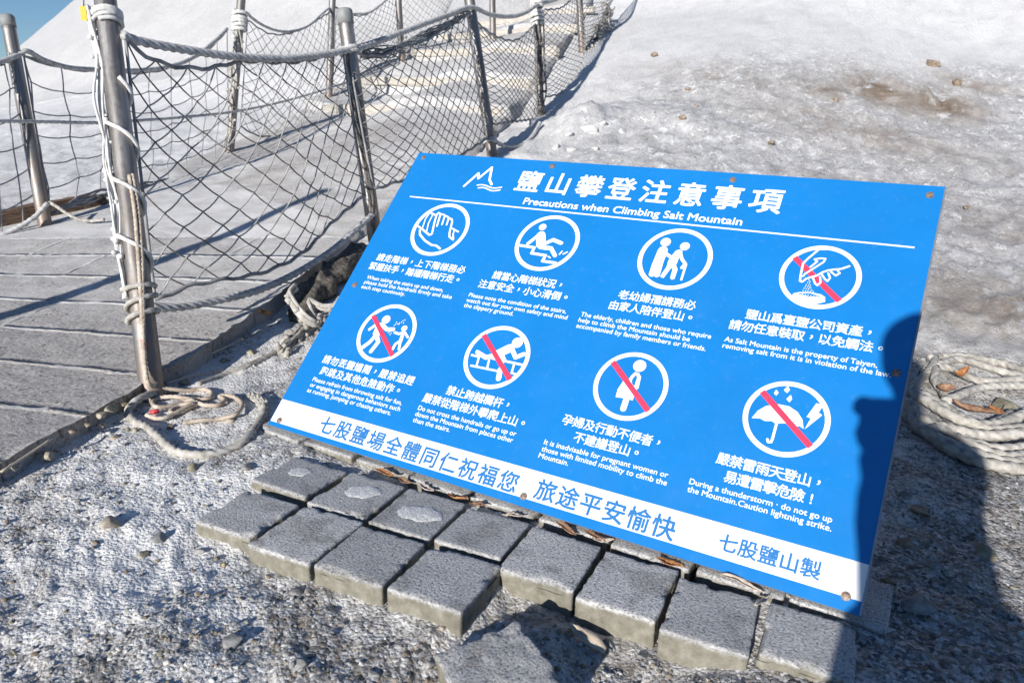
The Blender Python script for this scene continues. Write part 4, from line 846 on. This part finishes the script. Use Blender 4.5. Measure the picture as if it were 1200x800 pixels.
# ---------------------------------------------------------------- stones one can point to
MAT['st_grey'] = simple('grey_stone', [(.13, .13, .13), (.22, .22, .215), (.36, .355, .35)], 60, .85, .5, .003)
MAT['st_brown'] = simple('brown_stone', [(.12, .09, .065), (.23, .175, .125), (.36, .30, .235)], 50, .85, .5, .003)
MAT['st_olive'] = simple('olive_stone', [(.15, .14, .10), (.25, .23, .165), (.40, .37, .30)], 50, .85, .5, .003)
MAT['st_yellow'] = simple('yellow_stone', [(.26, .20, .10), (.40, .32, .17), (.52, .45, .30)], 50, .7, .4, .002)
MAT['st_tan'] = simple('tan_stone', [(.23, .19, .145), (.34, .29, .23), (.50, .45, .38)], 50, .85, .5, .003)
MAT['shell'] = simple('pale_shell', [(.50, .42, .36), (.68, .62, .56), (.80, .77, .73)], 60, .5, .3, .001)
SG = 'loose stones lying round the pavers and the rope'
def stone_mesh(seed, dims, ang=.28, sub=ICO2):
    V, F = sub; rn = np.random.RandomState(seed); V = V.copy()
    for _ in range(13):                                            # flat facets
        d = rn.normal(size=3); d /= np.linalg.norm(d); h = rn.uniform(.40, .85); k = V @ d; V = V - np.outer(np.maximum(k - h, 0), d) * (1 - ang * .2)
    o = rn.uniform(0, 50, 2); V = V * (1 + .16 * (fbm(V[:, 0] * 2 + o[0] + V[:, 2], V[:, 1] * 2 + o[1] - V[:, 2], seed, 3) - .5))[:, None]
    return V * np.array(dims) / 2, F
def stone(px, py, wpx, kind, label, flat=.5, sink=.38, asp=.8, seed=None, name='stone', group=SG):
    P = hit(px, py); dep = (P - CAM) @ ROT[:, 2]; w_ = wpx / FPX * dep; sd = seed or int(px * 7 + py)
    V, F = stone_mesh(sd, (w_, w_ * asp, w_ * flat))
    o = mesh_obj(name, V, F, [MAT[kind]], None, True); o.location = P + np.array([0, 0, w_ * flat * (.5 - sink)])
    o.rotation_euler = (random.uniform(-.25, .25), random.uniform(-.25, .25), -.5 + random.uniform(-.8, .8)); return setp(o, label, 'stone', group)
ST = [(145.5, 474, 11, 'st_yellow', 'small yellow pebble at the foot of the nearest post'), (131, 481, 20, 'st_olive', 'greenish stone between the path edge and the yellow pebble'), (119, 487, 17, 'st_tan', 'flat tan chip close beside the greenish stone by the path'),
 (120, 499, 12, 'st_tan', 'tan block shaped pebble below the greenish stone'), (103, 498, 11, 'st_brown', 'round brown pebble casting a shadow below the path edge'), (85, 507, 17, 'st_brown', 'dark brown stone in the shade of the path edge'),
 (136, 513, 17, 'st_brown', 'angular brown stone with a long shadow, left of the rope loop'), (160, 505, 15, 'st_olive', 'olive flat pebble touching the white rope loop'), (200, 501, 15, 'st_brown', 'brown pebble inside the rope loop, next to the beige cord'),
 (268, 494, 17, 'st_tan', 'tan stone lying within the right side of the rope loop'), (68, 529, 10, 'st_brown', 'little round brown pebble near the stick along the path'), (55, 536, 26, 'st_tan', 'broad tan stone beside the stick along the path'), (18, 549, 18, 'st_tan', 'tan stone at the far left by the path corner'),
 (262, 424, 17, 'st_olive', 'olive stone in the shade line above the half buried rope'), (294, 414, 15, 'st_olive', 'rounded olive stone right of the one above the half buried rope'), (285, 396, 10, 'st_tan', 'small tan pebble close under the path edge'), (218, 449, 24, 'st_olive', 'flat olive stone just right of the foot of the nearest post'),
 (225, 550, 20, 'st_olive', 'flat olive stone below the bottom of the rope loop'), (290, 549, 24, 'st_grey', 'dark grey stone with a deep shadow left of the pavers'), (184, 633, 26, 'st_grey', 'dark grey stone in the patch of white salt'), (170, 650, 22, 'st_olive', 'flat pale olive stone at the lower side of the white salt patch'),
 (131, 615, 36, 'st_tan', 'flat pinkish slab sunk in the white salt patch'), (253, 655, 15, 'st_olive', 'round olive pebble below the left front paver'), (263, 662, 11, 'st_yellow', 'small yellowish pebble below the left front paver'), (233, 648, 24, 'st_grey', 'mottled grey stone at the corner of the left front paver'),
 (349, 697, 24, 'st_grey', 'angular grey stone in front of the front row of pavers'), (270, 753, 40, 'st_grey', 'large grey stone sunk into the gravel in the foreground'), (351, 779, 26, 'st_grey', 'rounded dark stone sunk in the gravel near the bottom edge'), (169, 724, 11, 'st_brown', 'small brown pebble alone in the grey gravel'),
 (14, 684, 11, 'st_tan', 'tan pebble at the left edge of the gravel'), (7, 702, 12, 'st_brown', 'brown pebble at the left edge of the gravel'), (77, 717, 11, 'st_olive', 'olive pebble in the left part of the gravel'), (196, 750, 12, 'st_tan', 'tan pebble with a sharp shadow in the lower gravel'), (369, 745, 12, 'st_tan', 'tan pebble right of the large sunken grey stone'),
 (112, 636, 14, 'st_brown', 'dark brown pebble on the left of the white salt patch'), (314, 676, 11, 'st_tan', 'small tan pebble below the second front paver'), (60, 640, 10, 'st_grey', 'small grey pebble left of the white salt patch'),
 (1071, 714, 54, 'st_grey', 'big grey boulder in the shadow right of the board'), (1079, 601, 34, 'st_brown', 'brown stone in the shadow beside the right edge of the board'), (1059, 637, 28, 'st_brown', 'darkest brown stone in the shadow close to the board'), (1155, 650, 36, 'st_olive', 'dull stone at the right rim of the shadow'),
 (1043, 682, 20, 'st_brown', 'brown pebble by the lower right corner of the board'), (1019, 724, 16, 'st_grey', 'grey pebble under the lower right corner of the board'), (1098, 664, 24, 'st_grey', 'wedge shaped grey stone in the middle of the shadow'), (1062, 582, 18, 'st_grey', 'grey pebble by the edge of the board below the rope pile'),
 (807, 775, 34, 'st_olive', 'round brown stone leaning on the front of a paver'), (694, 722, 24, 'st_tan', 'orange tan stone in front of the paver by the gap'), (680, 733, 18, 'st_brown', 'dark stone in the hollow beside the wood chip'), (715, 756, 22, 'st_grey', 'grey stone in the shadow of the loose paver'), (668, 742, 22, 'st_brown', 'shaded brown stone behind the loose paver'),
 (345, 580, 34, 'st_olive', 'flat olive stone jammed between the two left pavers of the rows'), (505, 778, 16, 'st_grey', 'grey pebble left of the loose broken paver'), (440, 790, 18, 'st_grey', 'dark rounded pebble at the bottom left of the loose paver'), (520, 735, 13, 'st_tan', 'tan pebble between the front row and the loose paver')]
for s in ST: stone(*s[:5])
stone(845, 779, 34, 'shell', 'beige shell fragment pressed against the front of a paver', .25, .3, .5, name='shell', group=None)
stone(1040, 738, 34, 'shell', 'pale shell lying in the shadow by the board corner', .25, .25, .45, name='shell', group=None)
stone(328, 664, 12, 'shell', 'tiny pink and white shell below the second front paver', .4, .3, .7, name='shell', group=None)
stone(1180, 482, 60, 'st_olive', 'flat smooth stone lying among the rope pile', .22, .2, .7)
stone(1152, 454, 22, 'st_olive', 'small flat disc of stone in the loop of the rope pile', .3, .2, .9)
stone(1198, 490, 22, 'st_tan', 'rounded brown stone at the right border of the rope pile', .5, .3, .9)
CG = 'small clods on the salt slope'
for px, py, w_, k_, lab in ((767, 67, 11, 'st_brown', 'upright brownish clod lodged on the smooth salt above the board'), (805, 106, 9, 'st_brown', 'upper of two brown clods near each other on the slope above the title'), (800, 139, 12, 'st_brown', 'brown clod on the crust just above the top edge of the board'),
    (817, 125, 7, 'st_brown', 'tiny dark clod up the slope from the brown one by the board edge'), (903, 169, 10, 'st_brown', 'dark brown clod on the crust right of the upper middle screw'), (1132, 245, 10, 'st_brown', 'small clod right of the upper right corner of the board'), (980, 118, 9, 'st_brown', 'brown clod at the left rim of the brown stain'), (1093, 78, 22, 'st_brown', 'larger brown lump above the brown stain on the slope'), (1120, 100, 16, 'st_brown', 'brownish lump at the right of the brown stain')):
    stone(px, py, w_, k_, lab, .7, .3, .9, name='clod', group=CG)
for q, (px, py, w_, lab) in enumerate(((688, 152, 26, 'largest salt chunk on the mound beside the fence shadow'), (706, 146, 18, 'salt chunk at the right of the mound top'), (672, 176, 20, 'salt chunk low on the near side of the mound'), (730, 155, 16, 'small salt chunk on the right flank of the mound'), (652, 172, 18, 'salt chunk in the fence shadow'), (698, 174, 14, 'smallest salt chunk at the foot of the mound'), (668, 158, 15, 'salt chunk at the left shoulder of the mound'))):
    stone(px, py, w_, 'salt_crust', lab, .6, .5, .8, seed=900 + q, name='salt_chunk', group='salt chunks on the mound by the fence')
# fine gravel: nobody could count it
def gravel(n, seed):
    rn = np.random.RandomState(seed); Vs, Fs, mi, off, k = [], [], [], 0, 0
    pools = []
    for sub in (0, 1):
        b_, f_ = ico(sub); pools.append(([stone_mesh(500 + q + 40 * sub, (1, 1, 1), sub=(b_, f_))[0] for q in range(24)], np.array(f_)))
    while k < n:
        px, py = rn.uniform(-60, 1260, 4000), rn.uniform(300, 880, 4000)
        D = np.stack([(px - 600) / FPX, (py - 400) / FPX, np.ones(4000)], 1) @ ROT.T
        D = D[D[:, 2] < -.12]; Pk = CAM + D * (CAMH / -D[:, 2])[:, None]; Pk = Pk[Pk[:, 1] < 2.5]
        Pk = Pk[~on_path(Pk[:, 0], Pk[:, 1])]
        x, y = Pk[:, 0], Pk[:, 1]
        Pk = Pk[~((x > -1.06) & (x < .03) & (y > .67) & (y < 1.2) & ~((y < .84) & (x > -.45)))]; x, y = Pk[:, 0], Pk[:, 1]
        ed = np.interp(y, [e[0] for e in EDGE], [e[1] for e in EDGE]); ne = np.exp(-np.abs(x - ed) / .07)
        pr = .30 + 2.6 * np.maximum(0, fbm(x * 5, y * 5, 400, 3) - .45) + .9 * ne
        ok = rn.rand(len(x)) < pr; Pk = Pk[ok]; ne = ne[ok]; z = ground_h(Pk[:, 0], Pk[:, 1])
        for P, e_, z_ in zip(Pk, ne, z):
            s_ = min(.012, .0017 * (1 - rn.rand()) ** -.5) * (1 + .4 * e_); big = int(s_ > .0045); sh, fa = pools[big]
            a = rn.uniform(0, 6.28); c_, q_ = math.cos(a), math.sin(a)
            V = (sh[rn.randint(24)] * s_ * np.array([1, rn.uniform(.6, 1), rn.uniform(.4, .8)])) @ np.array([[c_, q_, 0], [-q_, c_, 0], [0, 0, 1]])
            Vs.append(V + np.array([P[0], P[1], z_ + s_ * .06])); Fs.append(fa + off); off += len(V); mi.append(np.full(len(fa), rn.choice(6, p=[.50, .10, .14, .05, .01, .20]), np.int32)); k += 1
    V = np.concatenate(Vs).astype(np.float32); F = np.concatenate(Fs).astype(np.int32); me = bpy.data.meshes.new('gravel')
    me.vertices.add(len(V)); me.vertices.foreach_set('co', V.reshape(-1)); me.loops.add(F.size); me.loops.foreach_set('vertex_index', F.reshape(-1))
    me.polygons.add(len(F)); me.polygons.foreach_set('loop_start', np.arange(0, F.size, 3, dtype=np.int32))
    for m_ in ('st_grey', 'st_brown', 'st_olive', 'st_tan', 'st_yellow', 'salt_crust'): me.materials.append(MAT[m_])
    me.polygons.foreach_set('material_index', np.concatenate(mi)); me.update(calc_edges=True)
    o = bpy.data.objects.new('gravel', me); COL.objects.link(o)
    setp(o, 'fine grey and brown gravel mixed with salt on the ground round the board', 'gravel', kind='stuff')
gravel(20000, 5)
# ---------------------------------------------------------------- dead leaves, sticks, wood
MAT['leaf_orange'] = simple('dry_orange_leaf', [(.22, .075, .025), (.40, .17, .06), (.55, .32, .16)], 60, .7, .4, .002)
MAT['leaf_brown'] = simple('dry_brown_leaf', [(.14, .07, .04), (.27, .15, .09), (.42, .28, .19)], 60, .75, .4, .002)
MAT['leaf_pale'] = simple('dry_pale_leaf', [(.40, .31, .24), (.56, .47, .39), (.68, .61, .54)], 60, .75, .4, .002)
def leaf(P, L, W_, az, mat, label, curl=.35, roll=.3, seed=0):
    rn = np.random.RandomState(seed); n, m = 14, 7; V = []
    for i in range(n):
        t = i / (n - 1); wd = W_ / 2 * math.sin(math.pi * min(1, .06 + t * .94)) ** .8 * (1 + .15 * rn.uniform(-1, 1))
        for j in range(m):
            s = j / (m - 1) * 2 - 1
            V.append(((t - .5) * L, s * wd, curl * L * (t - .5) ** 2 * 2 + roll * abs(s) ** 1.6 * wd * 1.3 + .0012 * rn.uniform(-1, 1) + .04 * L * math.sin(6 * t + seed)))
    F = [(i * m + j, i * m + j + 1, (i + 1) * m + j + 1, (i + 1) * m + j) for i in range(n - 1) for j in range(m - 1)]
    o = mesh_obj('dead_leaf', V, F, [MAT[mat]], None, True); o.location = P; o.rotation_euler = (rn.uniform(-.3, .3), rn.uniform(-.2, .2), az)
    md = o.modifiers.new('thickness', 'SOLIDIFY'); md.thickness = .0008
    return setp(o, label, 'leaf', 'dry dead leaves and scraps')
def gap_pt(px, py, z=.036): d = ray(px, py); return CAM + d * ((CAMH - z) / -d[2])
LV = [(452, 555, .05, .013, 'leaf_orange', 'long reddish brown leaf wedged under the lower left part of the board edge'), (474, 564, .03, .012, 'leaf_brown', 'short dark leaf scrap next to the long reddish leaf'), (500, 573, .040, .016, 'leaf_pale', 'tan scrap in the gap behind the paver with the largest salt patch'), (537, 584, .05, .014, 'leaf_orange', 'orange leaf under the board edge above the paver with the largest salt patch'),
 (560, 592, .035, .012, 'leaf_brown', 'brown leaf bit right of the orange leaf'), (600, 605, .04, .012, 'leaf_pale', 'pale scrap under the board near the lower middle screw'), (664, 620, .045, .012, 'leaf_brown', 'brown curled leaf in the gap behind the paver by the missing one'), (697, 629, .04, .013, 'leaf_brown', 'dark brown leaf left of the pale bit under the board'), (707, 634, .038, .013, 'leaf_pale', 'pale bit of bark in the gap under the board'),
 (785, 661, .045, .014, 'leaf_orange', 'red brown leaf beside the joint of two right pavers')]
for k, (px, py, L, W_, mt, lab) in enumerate(LV): leaf(gap_pt(px, py), L, W_, random.uniform(-.3, .3), mt, lab, .15, .5, k)
leaf(gap_pt(868, 683, .044), .07, .012, .15, 'leaf_pale', 'long pale papery strip lying along the joint at the right pavers', .05, .6, 31)
leaf(gap_pt(893, 705, .042), .05, .010, 1.35, 'leaf_pale', 'papery strip running down the joint between the last two pavers', .05, .6, 32)
leaf(hit(1124, 452) + np.array([0, 0, .03]), .06, .026, 1.0, 'leaf_orange', 'curled orange leaf standing up in the rope pile', .6, .8, 33)
leaf(hit(1106, 470) + np.array([0, 0, .03]), .045, .03, .3, 'leaf_brown', 'brown leaf at the left of the curled orange leaf', .4, .7, 34)
leaf(hit(1140, 492) + np.array([0, 0, .02]), .11, .035, -.4, 'leaf_brown', 'broad reddish brown leaf in the hollow of the rope pile', .3, .6, 35)
leaf(hit(1165, 492) + np.array([0, 0, .02]), .05, .02, -.9, 'leaf_orange', 'pointed orange leaf at the right of the rope pile hollow', .4, .7, 36)
leaf(hit(1168, 440) + np.array([0, 0, .02]), .03, .014, .6, 'leaf_orange', 'small orange scrap on the upper strands of the rope pile', .4, .7, 37)
leaf(hit(405, 377) + np.array([0, 0, .03]), .07, .04, .8, 'leaf_orange', 'orange scrap by the left edge of the board under the strap', .5, .7, 38)
leaf(hit(312, 373) + np.array([0, 0, .01]), .05, .03, .4, 'leaf_orange', 'rusty scrap by the path edge left of the driftwood', .5, .7, 39)
MAT['wood_pale'] = simple('pale_wood', [(.36, .28, .20), (.54, .45, .35), (.66, .58, .48)], 30, .8, .5, .003, stretch=(1, 8, 8))
MAT['wood_dark'] = simple('dark_driftwood', [(.05, .043, .036), (.16, .14, .118), (.34, .31, .275)], 22, .9, 1.0, .015, stretch=(1, 4, 4))
MAT['wood_brown'] = simple('brown_timber', [(.06, .035, .022), (.14, .085, .055), (.24, .165, .115)], 16, .85, .6, .006, stretch=(1.5, 9, 9))
MAT['step_wood'] = simple('beige_step_edge', [(.36, .325, .28), (.45, .415, .365), (.54, .515, .48)], 9, .85, .4, .004, stretch=(1, 6, 6))
V, F = stone_mesh(77, (.075, .030, .016)); o = mesh_obj('wood_chip', V, F, [MAT['wood_pale']]); o.location = gap_pt(686, 745, .006); o.rotation_euler = (.15, .1, -.25)
setp(o, 'pale wood chip lying in the gap by the loose paver', 'wood chip')
def stick(pts, r, label, lift=.006):
    rope('stick', ground_line(pts, lift), r, 'rope_old', label, 'stick', 'thin sticks on the gravel', lobes=0, seg=6, step=.01).data.materials[0] = MAT['wood_pale']
stick([(2, 556), (30, 538), (61, 517)], .0028, 'thin straight stick lying along the path edge at left')
stick([(247, 417), (262, 410), (283, 401)], .0022, 'pale splinter in the shade below the path edge')
stick([(262, 436), (210, 447), (196, 452)], .002, 'short pale splinter by the foot of the nearest post')
# driftwood log at the path edge
def log_obj(A, B, r0, r1, mat, name, label, cat, seed, rough=.5):
    Q = spline([A, (np.array(A) + B) / 2 + np.array([0, 0, .02]), B], .012); mb = MB(); n = len(Q); s = np.linspace(0, 1, n)
    tube(mb, Q, (r0 + (r1 - r0) * s) * (1 - .5 * (np.abs(s - .5) * 2) ** 8), 26); V = np.concatenate(mb.V); ax = Q[np.repeat(np.arange(n), 26)]; d = V - ax
    ang = np.tile(np.arange(26), n) / 26; k = 1 + rough * (fbm(np.repeat(s, 26) * 9 + seed, np.sin(ang * 6.283) * 3 + 7, seed, 4) - .5) * 2 + .3 * rough * (fbm(np.repeat(s, 26) * 3, np.cos(ang * 6.283) * 9 + 17, seed + 3, 3) - .5)
    mb.V = [ax + d * k[:, None]]; return setp(mb.build(name, [MAT[mat]], None, True), label, cat)
A = hit(345, 378) + np.array([0, 0, .012]); B = hit(428, 296) + np.array([0, 0, .015])
log_obj(A, B, .038, .042, 'wood_dark', 'driftwood', 'dark rough driftwood at the path edge behind the board', 'driftwood', 5, .75)
o = bunch('strap', [at(x, y, d) for x, y, d in ((346, 336, 2.18), (338, 345, 2.14), (346, 360, 2.10), (360, 374, 2.08), (372, 378, 2.10), (366, 366, 2.12), (362, 350, 2.14), (378, 358, 2.14), (402, 357, 2.14))], 7, .010, .0045, 'rope_cream', 'pale loop of frayed strap on the driftwood', 'strap', 12)
# timber edge and dark board on the left
def plank(A, B, wz, wy, mat, name, label, cat, group=None, seed=1):
    A, B = np.array(A), np.array(B); d = B - A; L = np.linalg.norm(d); d /= L; side = np.cross(d, [0, 0, 1.0]); side /= np.linalg.norm(side); upx = np.cross(side, d)
    bm = bmesh.new(); bmesh.ops.create_cube(bm, size=1)
    for v in bm.verts: v.co = (v.co.x * L, v.co.y * wy, v.co.z * wz)
    bmesh.ops.bevel(bm, geom=list(bm.edges), offset=min(wy, wz) * .12, segments=2, affect='EDGES')
    bmesh.ops.subdivide_edges(bm, edges=[e for e in bm.edges if e.calc_length() > L * .5], cuts=30, use_grid_fill=True)
    X_ = np.array([v.co[:] for v in bm.verts]); n_ = fbm(X_[:, 0] * 6 + seed, X_[:, 2] * 30 + X_[:, 1] * 20, seed, 4) - .5
    for v, k in zip(bm.verts, n_): v.co.z += k * wz * .3; v.co.y += k * wy * .25
    me = bpy.data.meshes.new(name); bm.to_mesh(me); bm.free(); me.materials.append(MAT[mat]); o = bpy.data.objects.new(name, me); COL.objects.link(o)
    Mx = Matrix(((d[0], side[0], upx[0]), (d[1], side[1], upx[1]), (d[2], side[2], upx[2]))).to_4x4(); Mx.translation = Vector((A + B) / 2); o.matrix_world = Mx
    return setp(o, label, cat, group)
A = hit(-60, 276); B = hit(118, 238); plank(A + np.array([0, .02, .02]), B + np.array([0, .02, .0]), .10, .10, 'wood_brown', 'timber', 'dark brown timber edging the salt behind the left capped post', 'timber', seed=3)
SGp = 'beige edges of the steps up the path'
for k, s in enumerate(STEPS[:5]):
    xs = np.array([np.interp(s, [e[0] for e in LEDGE], [e[1] for e in LEDGE]) + .1, np.interp(s, [e[0] for e in EDGE], [e[1] for e in EDGE]) - .06]); ysr = s - .35 * (xs + 3)
    zz = [path_h(x, y + .05) for x, y in zip(xs, ysr)]
    A, B = np.array([xs[0], ysr[0], zz[0] - .05]), np.array([xs[1], ysr[1], zz[1] - .05])
    plank(A, B, .07, .05, 'step_wood', 'step_edge', 'beige step edge across the path, ' + ['lowest of the flight', 'second from the bottom', 'third from the bottom', 'fourth from the bottom', 'highest in view'][k], 'step', SGp, seed=k + 4)

# ---------------------------------------------------------------- the photographer crouching behind the camera
MAT['skin'] = simple('skin', [(.42, .25, .18), (.52, .32, .24)], 30, .55, .1, .001)
MAT['jacket'] = simple('dark_jacket', [(.03, .035, .05), (.06, .065, .085)], 60, .9, .3, .002)
MAT['hair'] = simple('black_hair', [(.012, .010, .010), (.03, .026, .024)], 120, .6, .5, .003)
def skinned(name, nodes, edges, mat, parent=None, root=0, sub=1):
    me = bpy.data.meshes.new(name); me.from_pydata([n[:3] for n in nodes], edges, []); o = bpy.data.objects.new(name, me); COL.objects.link(o)
    sk = o.modifiers.new('skin', 'SKIN'); sk.use_smooth_shade = True
    if not me.skin_vertices: bpy.context.view_layer.objects.active = o; 
    lay = me.skin_vertices[0].data if me.skin_vertices else None
    if lay is None: raise RuntimeError('no skin data')
    for k, n in enumerate(nodes): lay[k].radius = (n[3], n[3]); lay[k].use_root = k == root
    o.modifiers.new('smooth', 'SUBSURF').levels = sub; o.modifiers[-1].render_levels = sub
    me.materials.append(MAT[mat]);
    if parent: o.parent = parent
    return o
pp = empty('person', (.165, -.30, 0)); setp(pp, 'person in a dark jacket crouching behind the camera, its shadow falling on the board', 'person')
px0, py0 = .165, -.30
def N(x, y, z, r): return (x - px0, y - py0, z, r)
nodes = [N(.165, -.42, .30, .115), N(.168, -.38, .46, .118), N(.166, -.33, .60, .122), N(.155, -.30, .705, .085), N(.135, -.285, .77, .040), N(.108, -.27, .815, .048), N(.104, -.262, .875, .066), N(.100, -.258, .915, .058),
         N(.245, -.30, .700, .055), N(.20, -.17, .60, .040), N(.085, -.065, .675, .030), N(.060, -.285, .715, .045), N(.070, -.165, .690, .036), N(.020, -.075, .690, .028),
         N(.110, -.30, .36, .090), N(.105, -.12, .46, .066), N(.10, -.21, .24, .055), N(.10, -.25, .06, .040), N(.10, -.15, .03, .034),
         N(.225, -.30, .36, .090), N(.240, -.12, .46, .066), N(.235, -.21, .24, .055), N(.235, -.25, .06, .040), N(.235, -.15, .03, .034)]
edges = [(0, 1), (1, 2), (2, 3), (3, 4), (4, 5), (5, 6), (6, 7), (3, 8), (8, 9), (9, 10), (3, 11), (11, 12), (12, 13), (0, 14), (14, 15), (15, 16), (16, 17), (17, 18), (0, 19), (19, 20), (20, 21), (21, 22), (22, 23)]
skinned('body', nodes, edges, 'jacket', pp)
V, F = ICO3; V = V * np.array([.070, .078, .062]); V = V[:, :] ; o = mesh_obj('hair', V, F, [MAT['hair']], pp, True); o.location = (.102 - px0, -.268 - py0, .905)
V = ICO3[0] * np.array([.056, .030, .080]); o = mesh_obj('face', V, F, [MAT['skin']], pp, True); o.location = (.088 - px0, -.205 - py0, .870)
# the camera in the person's hands, its lens right behind the point of view
MAT['black'] = simple('black_plastic', [(.02, .02, .022), (.04, .04, .042)], 60, .5, .2, .001)
ph = empty('camera_body', (0, 0, CAMH)); setp(ph, 'small black camera held in the hands of the crouching person', 'camera')
yaw = math.atan2(-ROT[0][2], ROT[1][2]); ph.rotation_euler = (0, 0, yaw)
mb = MB(); box(mb, -.018, .062, -.085, -.05, -.028, .026); mb.build('housing', [MAT['black']], ph)
mb = MB(); tube(mb, np.array([[0, -.0495, 0], [0, -.020, 0]]), .017, 24); mb.build('lens', [MAT['black']], ph)
